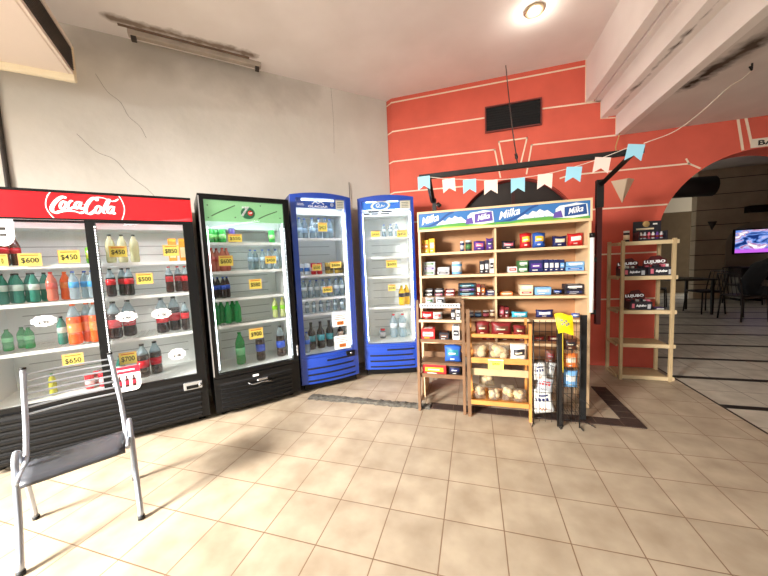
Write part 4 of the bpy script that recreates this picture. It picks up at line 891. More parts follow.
AI = {0: ('silver', 'green', 'silver snack bag on top tray of the brown rack, left'), 1: ('silver', 'dark', 'silver snack bag on top tray of the brown rack, right'), 2: ('red', 'white', 'red and white bag on the brown rack below the strip sign'), 3: ('white', 'red', 'white bag on the brown rack below the strip sign'), 4: ('dark', 'white', 'narrow dark box, second tray of the brown rack'), 5: ('white', 'dark', 'narrow white box, second tray of the brown rack'),
 6: ('red', 'white', 'bright red box on the third tray of the brown rack'), 7: ('dark', 'brown', 'low dark box between the red box and the white box'), 8: ('white', 'dark', 'white box with dark print on the third tray'), 9: ('blue', 'teal', 'blue bag leaning on the brown rack'), 10: ('red', 'yellow', 'red and yellow box on the lowest tray of the brown rack'), 11: ('dark', 'navy', 'dark packet on the lowest tray of the brown rack')}
TZ = {0: .975, 1: .975, 2: .84, 3: .84, 4: .84, 5: .84, 6: .655, 7: .655, 8: .655, 9: .445, 10: .325, 11: .325}
for i, (kd, x0, x1, z0, z1) in enumerate(RACK_A):
    c, c2, lab = AI[i]; h = max(.03, z1-TZ[i]); loc = ((x0+x1)/2+.0, 2.765, TZ[i]+.001); w = (x1-x0)
    loc = (max(-.478+w/2, min(loc[0], -.122-w/2)), loc[1], loc[2])
    if i in (0, 1, 2, 3, 9, 11): pack_bag('snack_bag', lab, 'packet', loc, 0, w, .08, h, c, c2, seed=40+i)
    elif i == 6: pack_box('snack_box', lab, 'box', loc, .05, w, .11, h*.75, c, c2, 'yellow')
    else: pack_box('snack_box', lab, 'box', loc, 0, w, .09, h, c, c2)
# ================================================================== PINE BREAD RACK
rb = thing('pine_bread_rack', 'orange pine rack holding bagged bread on two trays, second rack from the left', 'rack', (-.055, 2.70, 0), 0)
q = MB(); q.box(-.018, -.02, 0, .01, .02, .95, BRN); q.build('leg', rb)
q = MB(); q.box(.474, -.02, 0, .494, .01, .83, PINE); q.build('leg', rb)
for x0 in (.0, .478): q = MB(); q.box(x0, .24, 0, x0+.02, .26, .83, PINE); q.build('leg', rb)
for i, (z0, z1, y0) in enumerate(((.482, .53, -.01), (.12, .158, -.03))):
    q = MB(); q.box(.0105, y0, z0, .4735, y0+.014, z1, PINE, b=.002); q.box(.0105, y0+.014, z0, .4735, .235, z0+.012, PINE); q.box(.0105, .225, z0+.012, .4735, .237, z0+.05, PINE); q.build('tray', rb)
q = MB(); q.box(.0105, .0, .705, .4735, .016, .735, PINE, b=.002); q.build('rail', rb)
q = MB(); q.box(.0105, .02, .365, .4735, .032, .425, LPINE); q.build('rail', rb)
q = MB(); q.box(.0105, .016, .70, .4735, .235, .705, PINE); q.build('tray', rb)
q = MB(); q.box(.155, -.018, .44, .277, -.0125, .523, YEL); q.box(.155, -.0185, .515, .277, -.018, .523, PAP); q.text('$800', .216, .485, .026, mat('olive_ink', (110, 130, 20), .7), -.019, off=.03); q.box(.17, -.019, .505, .26, -.018, .509, INK); tag(q.build('price_tag', rb), 'pale yellow handwritten price card')
FILM = clear('clear_film_bag', (226, 216, 196), .16, .15); BRD = mat('bread_crust', (232, 206, 160), .8, var=.15, vscale=30); BRW = mat('pale_bread', (240, 228, 200), .8, var=.12, vscale=30)
BL = ['flat bag of bread on the upper pine tray, left', 'bag of sliced bread in the middle of the upper pine tray', 'white bread bag with black print on the upper pine tray', 'bag of bread rolls at the left end of the lower pine tray', 'bag of bread rolls piled on top of others, lower pine tray', 'bag of bread rolls beneath the piled one, lower pine tray', 'bag of bread rolls right of centre on the lower pine tray', 'bag of bread rolls at the right end of the lower pine tray']
for i, (kd, x0, x1, z0, z1) in enumerate(RACK_B):
    w = x1-x0; xm = min(max((x0+x1)/2, -.044+w/2), .418-w/2)
    if kd == 'dark':
        pack_bag('snack_bag', ['dark red snack bag behind the top rail of the pine rack, left', 'wide dark red snack bag behind the top pine rail, centre', 'small dark red snack bag behind the top pine rail, right'][i-8], 'packet', (xm, 2.74, .706), 0, w, .08, z1-.706, 'darkred', 'brown', 'cream', 70+i); continue
    zb = .4955 if i < 3 else .1335
    y_ = 2.70; zz = zb
    if i == 4: zz = .225; y_ = 2.80
    h = z1-zz
    r = thing('bread_bag', BL[i], 'bag of bread', (xm, y_, zz), 0)
    if i == 2:
        weld(pillow(w, h, .12, 'white', 'dark', 'cream', 90+i, film=mat('white_bread_wrap', (232, 230, 220), .4)).build('wrapper', r))
        continue
    weld(pillow(w, h, .13 if i != 4 else .10, 'white', 'white', seed=90+i, film=FILM, patch=False, n=14).build('wrapper', r))
    rnd = random.Random(i); k = 0
    for jj in range(7 if i != 1 else 9):
        q = MB(); rr = min(w, h)*.23*(.85+.3*rnd.random()); cx = (rnd.random()-.5)*w*.52; cz = h*(.22+.5*rnd.random()); cy = .065-.02+.04*rnd.random() if i != 4 else .05
        q.lathe([(rr*math.sin(a)*1.0+.0001, rr*.8*-math.cos(a)) for a in [math.pi*t/7 for t in range(8)]], BRD if jj % 2 else BRW, 10, M=Matrix.Translation((cx, cy, cz)) @ Matrix.Rotation(rnd.random()*2, 4, 'Y')); q.build('bread_roll', r)
# ================================================================== BLACK WIRE RACKS
WB = mat('black_wire', (26, 24, 24), .45)
def wire_rack(label, loc, w, h, zsh, yr=False, thick=.008):
    r = thing('wire_rack', label, 'rack', loc)
    for x0 in (0, w): q = MB(); q.tube([(x0, 0, 0.0), (x0, 0, h)], thick/2+.001, WB, 6, n=1); q.build('post', r); q = MB(); q.tube([(x0, .20, 0.0), (x0, .20, h*.9)], .003, WB, 6, n=1); q.build('post', r)
    q = MB()
    for i in range(1, 4): x0 = w*i/4; q.tube([(x0, .0, .03), (x0, .0, h)], .0018, WB, 4, n=1)
    for i in range(12): z = .06+(h-.08)*i/11; q.tube([(0, 0, z), (w, 0, z)], .0018, WB, 4, n=1)
    q.build('wire_grid', r)
    for z in zsh:
        q = MB(); q.tube([(0, 0, z+.04), (0, .2, z+.04)], .002, WB, 4, n=1); q.tube([(w, 0, z+.04), (w, .2, z+.04)], .002, WB, 4, n=1)
        for i in range(7): x0 = w*i/6; q.tube([(x0, 0, z), (x0, .2, z)], .0018, WB, 4, n=1)
        q.tube([(0, .2, z), (w, .2, z)], .0018, WB, 4, n=1); q.build('basket', r)
    q = MB(); q.tube([(0, .01, .012), (-.02, -.05, .004)], .004, WB, 5, n=1); q.tube([(w, .01, .012), (w+.012, -.05, .004)], .004, WB, 5, n=1); q.build('foot', r); return r
wire_rack('black wire grid rack holding white snack bags, right of the pine bread rack', (.448, 2.66, 0), .176, .868, (.08, .265, .36, .51))
r = wire_rack('black wire grid rack with thick dark side board, rightmost of the racks', (.664, 2.67, 0), .118, .868, (.09, .31, .47, .62))
q = MB(); q.box(.155, .13, .0, .203, .145, .885, mat('matte_black_board', (14, 13, 14), .7)); q.build('side_board', r)
q = MB(); q.tube([(.17, .125, .01), (.235, .02, .005)], .004, WB, 5, n=1); q.tube([(.10, .0, .25), (.16, -.03, .22), (.19, .0, .17)], .002, WB, 5); q.tube([(.0, .0, .28), (.08, -.03, .22), (.13, .0, .1)], .002, WB, 5); q.build('hook', r)
q = MB(); q.box(.0, 0, 0, .022, .02, .90, mat('dark_metal_post', (24, 20, 18), .5)); o = tag(q.build('metal_post', None, (.634, 2.665, 0)), 'dark upright metal post between the two black wire racks', 'post')
q = MB(); vs = [(.657+.008*math.sin(i*.9), 2.655, .90-.014*i) for i in range(36)]; q.tube([(.659, 2.658, .92), (.657, 2.657, .7), (.660, 2.657, .45)], .004, mat('dull_yellow_cord', (196, 170, 40), .7), 5); tag(q.build('yellow_ribbon'), 'dull yellow ribbon hanging along the dark metal post', 'ribbon')
WI = [('white', 'navy', 'white snack bag with blue print, upper left in the wire rack'), ('white', 'grey', 'white snack bag turned aside, upper right in the wire rack'), ('silver', 'red', 'crumpled white and red bag in the middle of the wire rack'), ('white', 'navy', 'large white snack bag with blue circles, low in the wire rack'), ('brown', 'darkred', 'brown snack bag at the top of the wire rack')]
for i, (kd, x0, x1, z0, z1) in enumerate(RACK_C):
    z0 = {0: .362, 1: .362, 2: .267, 3: .082, 4: .512}[i]; w = min(x1-x0, .155); xm = min(max((x0+x1)/2, .453+w/2), .619-w/2)
    y_ = 2.675 if i != 1 else 2.745
    o = pack_bag('snack_bag', WI[i][2], 'packet', (xm, y_, z0), .0 if i != 3 else .0, w, .06, z1-z0, WI[i][0], WI[i][1], 'orange' if i in (0, 3) else 'grey', 120+i, patch='spots' if i < 4 else True); o.rotation_euler.y = (-.12, .2, .1, -.18, 0)[i]
DI = [('orange', 'cream', 'orange brown snack bag in the right wire rack'), ('lightblue', 'white', 'light blue and white bag in the right wire rack'), ('orange', 'yellow', 'small orange packet low in the right wire rack')]
for i, (kd, x0, x1, z0, z1) in enumerate(RACK_D):
    z0 = {0: .472, 1: .312, 2: .312}[i]; w = min(x1-x0, .108 if i < 2 else .05); xm = min(max((x0+x1)/2, .668+w/2), .779-w/2)
    pack_bag('snack_bag', DI[i][2], 'packet', (xm, 2.685 if i != 2 else 2.76, z0), 0, w, .06, z1-z0, *DI[i][:2], seed=140+i)
pack_bag('snack_bag', 'brown snack bag on the top basket of the right wire rack', 'packet', (.723, 2.685, .622), 0, .10, .06, .09, 'brown', 'dark', 'cream', 150)
# yellow bag draped over the fourth shelf edge
q = MB(); pts = []
nx, nz_ = 8, 10
for j in range(nz_+1):
    for i in range(nx+1):
        a = i/nx; b_ = j/nz_; x0 = .60+.025*b_+.125*a-.02*b_*a; 
        if b_ < .35: y0 = 2.72-.02*math.sin(math.pi*a); z0 = .915-.035*math.sin(6*a)*.3
        z0 = .915-.15*b_+.01*math.sin(5*a); y0 = 2.66-.02*math.sin(math.pi*a)*math.sin(math.pi*b_)-.012*b_
        pts.append((x0, y0, z0))
for s in (0, 1):
    for j in range(nz_):
        for i in range(nx):
            k = j*(nx+1)+i; f = [k, k+1, k+nx+2, k+nx+1]; m_ = mat('yellow_snack_bag', (244, 214, 20), .35)
            if s == 0 and 2 <= i <= 5 and 3 <= j <= 5 and (i+j) % 2: m_ = P_('grey')
            vv = [Vector(pts[t])+Vector((0, .012*s, 0)) for t in f]; q.add(vv, [[0, 1, 2, 3]], m_, True)
o = weld(q.build('snack_bag')); tag(o, 'bright yellow snack bag draped over the front of the wire racks', 'packet')
# ================================================================== RIGHT PINE STAND
st_ = thing('pine_display_stand', 'pale pine display stand with five shelves before the red wall and archway', 'shelf unit', (1.50, 3.84, 0), 0)
for nm_, x0, y0, lean in (('leg', -.012, -.03, 0), ('leg', .44, -.01, 0), ('leg', -.03, .26, 0), ('leg', .44, .26, 0)):
    q = MB(); q.box(x0, y0, 0, x0+.03, y0+.03, 1.50, LPINE, b=.002); q.build(nm_, st_)
for z in (1.485, 1.12, .757, .395, .045):
    q = MB(); q.box(.024, 0, z-.04, .495, .018, z, mat('pine_lip', (214, 192, 152), .55, var=.08, vscale=5), b=.002); q.box(.0, .021, z-.018, .439, .27, z-.002, LPINE); q.box(-.028, .02, z-.035, -.014, .259, z-.005, LPINE); q.box(.020, .262, z-.035, .439, .274, z-.003, LPINE); q.build('shelf', st_)
def dark_tray(label, x, y, z, w, h, rz=0):
    r = thing('candy_display_box', label, 'display box', (x, y, z), rz); q = MB(); K = P_('dark')
    q.box(-w/2, 0, 0, w/2, .16, h*.42, K, b=.003); q.build('tray', r)
    q = MB(); pts = [(-w/2, h*.4), (-w*.45, h*.75), (-w*.25, h*.82), (-w*.15, h*.95), (w*.2, h), (w*.32, h*.85), (w*.48, h*.78), (w/2, h*.4)]; q.prism(pts, mat('dark_red_card', (84, 20, 26), .5), .15, .156)
    q.text('LUJUBO', 0, h*.66, h*.2, WHT, .148, w=w*.86, off=.04, rot=.05); q.build('backing_card', r)
    q = MB(); q.text('lujubo', 0, h*.22, h*.16, WHT, -.0015, w=w*.45, off=.03, shear=.3); q.box(-w*.42, -.0012, h*.1, -w*.30, 0, h*.34, P_('pink')); q.box(w*.28, -.0012, h*.06, w*.42, 0, h*.3, P_('silver')); q.build('print', r)
    rnd = random.Random(int(x*1000)); q = MB()
    for i in range(8): cx = -w*.42+w*.84*i/7; q.box(cx-.01, .03+.05*rnd.random(), h*.425, cx+.012, .12, h*(.48+.1*rnd.random()), P_(rnd.choice(['pink', 'darkred', 'white', 'dark'])), b=.003)
    q.build('candy_row', r); return r
dark_tray('dark red candy display box with white lettering, left on the second pine shelf', 1.635, 3.875, 1.119, .215, .19, .05)
dark_tray('dark red candy display box with white lettering, right on the second pine shelf', 1.865, 3.870, 1.119, .215, .21, -.06)
dark_tray('dark red candy display box alone on the middle pine shelf', 1.70, 3.875, .756, .20, .20, 0)
q = MB(); q.box(-.05, 0, 0, .05, .12, .016, P_('dark')); q.box(-.03, -.001, .003, .03, 0, .013, P_('white')); q.box(-.04, .02, .016, .04, .1, .017, P_('purple')); tag(q.build('snack_box', None, (1.875, 3.89, .7575), -.05), 'flat dark packet lying right of the candy box on the middle pine shelf', 'packet')
r = thing('candy_display_box', 'black display box with round gold emblem on top of the pine stand', 'display box', (1.80, 3.90, 1.4845), 0); q = MB(); K = P_('dark'); q.box(-.125, .0, 0, .125, .14, .022, K); q.box(-.125, .125, .022, .125, .14, .215, K, b=.002); q.box(-.125, 0.001, .022, -.115, .125, .10, K); q.box(.115, 0.001, .022, .125, .125, .10, K); q.build('tray', r)
q = MB(); q.lathe([(.001, 0), (.032, 0), (.032, .002)], mat('gold_emblem', (206, 170, 110), .4), 20, M=Matrix.Translation((-.01, .124, .185)) @ Matrix.Rotation(math.pi/2, 4, 'X')); q.box(-.10, .1235, .125, .06, .1245, .142, P_('cream')); q.box(.05, .1235, .175, .09, .1245, .19, P_('white')); q.build('print', r)
for i, c_ in enumerate(('white', 'silver', 'pink', 'white', 'purple', 'silver')):
    q = MB(); cx = -.09+.036*i; q.lathe([(.013, 0), (.014, .05), (.008, .06), (.008, .07), (.001, .07)], P_(c_), 10, cx=0); q.lathe([(.0145, .012), (.0145, .036)], P_('darkred'), 10)
    tag(q.build('mini_bottle', None, (1.80+cx, 3.945, 1.507)), f"tiny {c_} candy bottle, {ORD[i]} from left in the black display box", 'candy', 'tiny bottles in the black display box')
pack_jar('jar', 'small dark jar beside the black display box on the pine stand', 'jar', (1.585, 3.93, 1.4845), 0, .055, .12, 'dark', 'cream')
# ================================================================== FRAME WITH BUNTING
MB_ = mat('black_steel_frame', (20, 17, 16), .4); MR_ = mat('dark_red_steel', (92, 18, 20), .4)
fr_ = thing('awning_frame', 'black steel frame with a long front beam hung above the snack shelves', 'frame', (0, 0, 0))
q = MB(); q.box(-.455, 2.78, 2.098, 1.215, 2.815, 2.138, MB_); q.build('front_beam', fr_)
q = MB(); q.box(1.105, 3.34, .70, 1.145, 3.385, 1.80, MR_); q.box(1.10, 3.335, 1.80, 1.155, 3.39, 2.05, MB_); tag(q.build('upright', fr_), 'dark red and black upright on the right')
q = MB(); q.box(-.415, 3.34, 1.2, -.375, 3.385, 2.03, MB_); q.tube([(-.36, 3.33, 1.97), (-.33, 3.32, 1.94)], .02, MB_, 8, n=1); q.build('upright', fr_)
def arm(x): q = MB(); q.tube([(x, 3.37, 2.0), (x+.03, 2.80, 2.118)], .026, MB_, 4, n=1, smooth=False); q.build('brace', fr_)
arm(1.13); arm(-.41)
q = MB(); q.box(.966, 3.33, 1.30, 1.105, 3.36, 1.34, MB_); q.box(.966, 3.33, .80, 1.105, 3.36, .84, MB_); q.build('bracket', fr_)
q = MB(); q.tube([(.355, 2.80, 2.138), (.358, 3.15, 2.55), (.375, 3.6, 3.07), (.395, 4.05, 3.598)], .005, MB_, 6); q.tube([(.355, 2.85, 2.195), (.355, 2.89, 2.24)], .012, MB_, 6, n=1); tag(q.build('hanging_wire'), 'thin black wire holding the steel beam up to the ceiling', 'wire')
bt = thing('bunting', 'string of nine swallow-tailed paper flags hung along the black beam', 'bunting', (0, 0, 0))
FB = mat('light_blue_paper', (150, 205, 228), .8); FP = mat('pale_pink_paper', (240, 212, 202), .8); STR = mat('white_string', (232, 220, 205), .8)
FL_ = [(-.41, 2.115, 0, 0), (-.198, 2.07, 1, .06), (-.025, 2.045, 0, .0), (.145, 2.02, 1, 0), (.352, 2.012, 0, 0), (.552, 2.02, 1, -.05), (.755, 2.05, 0, -.1), (.945, 2.095, 1, -.15), (1.155, 2.16, 0, -.18)]
q = MB(); q.tube([(x, 2.762, z) for x, z, _, _ in FL_], .0025, STR, 5, n=5); q.build('string', bt)
for i, (x, z, k, a) in enumerate(FL_):
    q = MB(); w, h = .053, .115; q.prism([(-w, 0), (-w, -h), (0, -h*.68), (w, -h), (w, 0)], FP if k else FB, -.001, .001); o = q.build('flag', bt, (x, 2.757, z)); o.rotation_euler = (.05, -a, .05*math.sin(i*2)); tag(o, ('pale pink' if k else 'light blue')+' swallow-tailed paper flag')
q = MB(); q.tube([(1.20, 2.76, 2.16), (1.42, 2.84, 2.24), (1.62, 2.92, 2.38), (1.80, 2.98, 2.54), (1.90, 3.02, 2.60), (1.97, 3.04, 2.66)], .003, STR, 5); tag(q.build('string'), 'loose cream string running from the flags to the ceiling hook', 'string')
q = MB(); q.tube([(1.97, 3.04, 2.709), (1.97, 3.04, 2.67), (1.955, 3.02, 2.655), (1.93, 3.0, 2.67)], .006, MB_, 6); tag(q.build('hook'), 'small black hook in the stained low ceiling', 'hook')
q = MB(); q.tube([(1.60, 4.20, 2.72), (1.45, 3.9, 2.45), (1.16, 2.81, 2.14)], .006, mat('cream_rope', (214, 176, 120), .8), 6, n=4); tag(q.build('cord'), 'cream cord running from the cornice down to the black beam', 'cord')
# ================================================================== WALL FITTINGS
r = thing('air_vent', 'black rectangular vent set in the red wall', 'vent', (.164, YW, 0)); q = MB(); FRD = mat('vent_frame_brown', (110, 44, 38), .5)
for a in ((0, 2.95, .65, 2.965), (0, 3.25, .65, 3.265), (0, 2.965, .015, 3.25), (.635, 2.965, .65, 3.25)): q.prism([(a[0], a[1]), (a[2], a[1]), (a[2], a[3]+(-.03 if 0 else 0)), (a[0], a[3])], FRD, -.03, -.001)
q.build('frame', r); q = MB(); q.box(.016, -.012, 2.966, .634, -.002, 3.249, HOLE); q.build('duct_opening', r)
q = MB()
for i in range(9): q.box(.02, -.02, 2.98+.03*i, .63, -.0125, 2.986+.03*i, mat('black_slat', (8, 8, 8), .8))
q.build('grille', r)
def sconce(x, z, y, label, m_, k=1):
    q = MB(); w, h, d = .115*k, .26*k, .10*k
    q.add([(-w, -.001, h/2), (w, -.001, h/2), (0, -.001, -h/2), (0, -d, h/2-.01), (w*.2, -d*.9, h/2)], [[0, 1, 2], [0, 2, 3], [2, 1, 4], [2, 4, 3], [0, 3, 4, 1]], m_); o = q.build('wall_sconce', None, (x, y, z)); return tag(o, label, 'wall lamp')
sconce(1.66, 2.075, YW, 'beige wedge-shaped wall lamp on the red wall', mat('beige_lamp', (206, 186, 160), .5)); sconce(6.15, 1.97, 10.5, 'dark wedge-shaped wall lamp on the grooved wall beyond the arch', mat('dark_lamp', (60, 44, 34), .5), .9)
r = thing('bar_sign', 'white sign reading BAR above the arch', 'sign', (2.786, YW, 2.40)); q = MB(); q.box(0, -.012, .0, .30, -.001, .088, mat('cream_plaque', (226, 214, 196), .6)); q.build('plaque', r); q = MB(); q.text('BAR', .155, .044, .052, INK, -.0135, w=.2, off=.03); q.build('lettering', r)
r = thing('ceiling_spotlight', 'round recessed lamp glowing in the high ceiling', 'lamp', (.565, 3.27, 3.6)); q = MB(); q.lathe([(.085, -.001), (.085, -.018), (.06, -.022), (.055, -.006)], mat('brass_ring', (190, 170, 140), .3, .6), 24); q.build('ring', r); q = MB(); q.lathe([(.001, -.035), (.035, -.028), (.052, -.008)], mat('lamp_glow', (255, 246, 230), .4, emit=8), 20); q.build('bulb', r)
ld = bpy.data.lights.new('ceiling_spotlight_light', 'POINT'); ld.energy = 3; ld.color = (1, .9, .78); ld.shadow_soft_size = .05; lo = bpy.data.objects.new('ceiling_spotlight_light', ld); COL.objects.link(lo); lo.location = (.565, 3.27, 3.50)
# bare batten fittings, wall conduit
r = thing('fluorescent_batten', 'bare dusty fluorescent batten without tube where white wall meets ceiling', 'light fitting', (-2.99, 2.26, 3.6), math.radians(45)); DM2 = mat('dusty_white_metal', (176, 164, 150), .6, var=.2)
q = MB(); q.box(-.02, -.03, -.05, 1.12, .03, -.001, DM2, b=.004); q.build('batten', r)
for x0 in (.0, 1.06): q = MB(); q.box(x0, -.022, -.085, x0+.04, .022, -.0505, mat('dark_lampholder', (60, 52, 46), .6)); q.build('lampholder', r)
q = MB(); q.box(-.08, -.065, -.012, 1.0, -.045, -.001, mat('brown_dust_strip', (120, 100, 84), .9)); q.build('mounting_strip', r)
def fluo(a, b_, label):
    a = Vector(a); b_ = Vector(b_); L = (b_-a).length; r = thing('fluorescent_lamp', label, 'lamp', a, math.atan2(b_.y-a.y, b_.x-a.x))
    q = MB(); q.box(0, -.03, .03, L, .03, .045+.04, DM2, b=.003); q.build('batten', r); q = MB(); q.tube([(.02, 0, 0), (L-.02, 0, 0)], .018, mat('tube_glow', (240, 248, 255), .4, emit=9), 10, n=1); q.build('tube', r)
    for x0 in (0, L-.02): q = MB(); q.box(x0, -.02, -.02, x0+.02, .02, .03, BLK); q.build('lampholder', r)
fluo((3.65, -1.9, 2.605), (2.95, .0, 2.605), 'lit fluorescent tube under the low ceiling on the right, out of view'); fluo((1.80, -3.6, 2.605), (1.80, -1.6, 2.605), 'lit fluorescent tube under the low ceiling behind the viewpoint')
q = MB(); q.tube([(-3.755, 1.665, 0), (-3.755, 1.665, 3.59)], .018, mat('dark_conduit', (60, 54, 50), .6), 8, n=1); tag(q.build('conduit'), 'dark vertical conduit on the white wall left of the red-topped cooler', 'pipe')
q = MB(); q.tube([(-1.56, 3.86, 0), (-1.56, 3.86, 2.45)], .004, mat('thin_dark_cable', (40, 40, 40), .6), 5, n=1); tag(q.build('cable'), 'thin dark cable on the white wall between green-topped and blue fridges', 'cable')
# ceiling-hung air conditioner
ac = thing('air_conditioner', 'cream ceiling-hung air conditioner with ribbed side grille, top left', 'air conditioner', (-3.085, 1.848, 3.0), math.radians(-44.7)); CR_ = mat('cream_plastic_housing', (240, 226, 214), .45); CR2 = mat('cream_end_cap', (236, 222, 190), .45); SL = mat('dark_grille', (70, 60, 52), .5)
q = MB(); q.box(0, -.95, 0, 2.0, -.03, .20, CR_, b=.01); q.build('housing', ac)
q = MB(); Ma = Matrix.Rotation(math.radians(-13), 4, 'Z'); q.box(-.03, -1.0, -.05, .012, -.0, .24, CR2, b=.01); tag(q.build('end_cap', ac), 'cream end cap')
q = MB(); q.box(.015, -.028, .0, 2.0, -.012, .03, CR_); q.box(.015, -.028, .205, 2.0, .0, .24, CR_)
for i in range(9): q.box(.015, -.026, .034+.019*i, 2.0, -.004, .042+.019*i, SL)
q.box(.015, -.03, .03, 2.0, -.027, .205, HOLE); q.build('grille', ac)
for x0 in (.2, 1.8):
    for y0 in (-.85, -.15): q = MB(); q.tube([(x0, y0, .2), (x0, y0, .60)], .006, STEEL, 6, n=1); q.build('hanging_rod', ac)
# ================================================================== CHAIR IN FRONT
CM = mat('silver_painted_tube', (176, 182, 192), .3, .6); SEAT = mat('dark_grey_vinyl', (58, 60, 66), .35, var=.15, vscale=8); BK = mat('black_rubber', (16, 16, 16), .7)
ch = thing('metal_chair', 'silver tube chair with dark seat and slatted wire back, front left', 'chair', (-2.05, .77, 0), math.atan2(1.15-.77, -1.82+2.05)); WC_ = .444; DP = .45
# local: x along the width, y towards the back
for x0 in (0, WC_):
    q = MB(); q.tube([(x0, 0, .012), (x0, .10, .22), (x0, .165, .43), (x0, .19, .482), (x0, .225, .497), (x0, .26, .475), (x0, .27, .42)], .0135, CM, 10, n=5); q.tube([(x0, .0, .0), (x0, .005, .02)], .017, BK, 10, n=1); q.build('leg', ch)
    q = MB(); q.tube([(x0, .45, .012), (x0, .38, .22), (x0, .30, .40), (x0, .26, .46)], .0125, CM, 10, n=5); q.tube([(x0, .452, .0), (x0, .449, .02)], .016, BK, 10, n=1); q.build('leg', ch)
    xi = x0+(.022 if x0 == 0 else -.022)
    q = MB(); q.tube([(xi, .03, .425), (xi, .16, .418), (xi, .245, .418), (xi, .30, .455), (xi-(.004 if x0 else 0), .37, .56), (xi-(.018 if x0 else 0), .45, .74), (xi-(.03 if x0 else 0), .50, .86)], .0125, CM, 10, n=6); q.tube([(xi-(.03 if x0 else 0), .50, .86), (xi-(.031 if x0 else 0), .504, .872)], .014, BK, 10, n=1); q.build('back_upright', ch)
for i in range(7):
    z = .63+.034*i; y = .37+(z-.56)*.44
    q = MB(); q.tube([(.022, y, z), (WC_/2, y+.02, z), (WC_-.026-(z-.56)*.09, y, z)], .0055, CM, 6, n=6); q.build('back_slat', ch)
q = MB(); vs = []; nx = 10; ny = 8
for s in (0, 1):
    for j in range(ny+1):
        for i in range(nx+1):
            a = i/nx; b_ = j/ny; vs.append((.034+(WC_-.068)*a, -.0+.30*b_, .448-.03*b_-.014*math.sin(math.pi*a)*math.sin(math.pi*b_)-(.02 if s else 0)-.02*(1-b_)**6))
fs = []; k = (nx+1)*(ny+1)
for j in range(ny):
    for i in range(nx): a = j*(nx+1)+i; fs += [[a, a+1, a+nx+2, a+nx+1], [k+a, k+a+nx+1, k+a+nx+2, k+a+1]]
for i in range(nx): fs += [[i, k+i, k+i+1, i+1], [ny*(nx+1)+i, ny*(nx+1)+i+1, k+ny*(nx+1)+i+1, k+ny*(nx+1)+i]]
for j in range(ny): a = j*(nx+1); fs += [[a, a+nx+1, k+a+nx+1, k+a], [a+nx, k+a+nx, k+a+2*nx+1, a+2*nx+1]]
q.add(vs, fs, SEAT, True); q.build('seat', ch)
q = MB(); q.tube([(.0, .17, .405), (WC_, .17, .405)], .009, CM, 8, n=1); q.box(.08, .05, .385, .14, .11, .42, BK); q.box(.30, .05, .385, .36, .11, .42, BK); q.build('seat_support', ch)
# ================================================================== DINING ROOM BEYOND THE ARCH
TVM = bpy.data.materials.new('tv_picture'); TVM.use_nodes = True; n = TVM.node_tree.nodes; l = TVM.node_tree.links; n.remove(n['Principled BSDF'])
tcn = N(n, 'ShaderNodeTexCoord'); mpn = N(n, 'ShaderNodeMapping'); mpn.inputs['Rotation'].default_value = (0, .5, 0); mpn.inputs['Scale'].default_value = (1.4, 1, 3.2)
zz = N(n, 'ShaderNodeTexNoise'); zz.inputs['Scale'].default_value = 2.2; zz.inputs['Detail'].default_value = 3; zz.inputs['Distortion'].default_value = 1.2
rr = N(n, 'ShaderNodeValToRGB'); el = rr.color_ramp.elements; el[0].position = .36; el[0].color = (.01, .03, .16, 1); el[1].position = .62; el[1].color = (.95, .9, .95, 1)
for p, c_ in ((.44, (.12, .25, .7, 1)), (.50, (.5, .5, .8, 1)), (.55, (.35, .08, .25, 1))): e = el.new(p); e.color = c_
sp = N(n, 'ShaderNodeSeparateXYZ'); gr = N(n, 'ShaderNodeMapRange'); gr.inputs[1].default_value = .13; gr.inputs[2].default_value = .07; mxn = N(n, 'ShaderNodeMixRGB'); mxn.inputs[2].default_value = (.55, .12, .75, 1)
em = N(n, 'ShaderNodeEmission'); em.inputs[1].default_value = .9
l.new(tcn.outputs['Object'], mpn.inputs[0]); l.new(mpn.outputs[0], zz.inputs[0]); l.new(zz.outputs[0], rr.inputs[0]); l.new(tcn.outputs['Object'], sp.inputs[0]); l.new(sp.outputs[2], gr.inputs[0]); l.new(gr.outputs[0], mxn.inputs[0]); l.new(rr.outputs[0], mxn.inputs[1]); l.new(mxn.outputs[0], em.inputs[0]); l.new(em.outputs[0], n['Material Output'].inputs[0])
r = thing('television', 'flat television showing a bright purple and blue picture on the far wall', 'television', (6.60, 10.42, 1.22)); q = MB(); q.box(-.03, 0, -.03, 1.03, .05, .62, BLK, b=.005); q.build('housing', r); q = MB(); q.box(0, -.004, 0, 1.0, -.001, .59, TVM); q.build('screen', r)
q = MB(); ar = [(6.45, 0.01), (6.45, 1.45)]+[(7.15-.70*math.cos(a), 1.45+.58*math.sin(a)) for a in [math.pi*i/20 for i in range(1, 20)]]+[(7.85, 1.45), (7.85, 0.01)]; q.prism(ar, mat('pale_niche_plaster', (176, 166, 150), .8), 10.47, 10.499); struct(q.build('trim_7'))
q = MB(); q.box(6.8, 10.3, 2.25, 9.5, 10.499, 2.42, mat('dark_wood_beam', (34, 26, 20), .6)); struct(q.build('trim_8'))
q = MB(); q.tube([(2.2, 6.05, 2.36), (3.2, 6.0, 2.33), (3.5, 6.0, 2.32)], .15, mat('dark_duct', (20, 16, 14), .6), 16, n=1); q.tube([(2.4, 6.05, 2.50), (2.4, 6.05, 3.449)], .02, BLK, 6, n=1); q.tube([(3.2, 6.0, 2.47), (3.2, 6.0, 3.449)], .02, BLK, 6, n=1); tag(q.build('ventilation_duct'), 'dark round duct hanging beneath the ceiling beyond the arch', 'duct')
DCH = mat('dark_chair_frame', (40, 28, 22), .5); DSE = mat('dark_chair_seat', (44, 34, 30), .6)
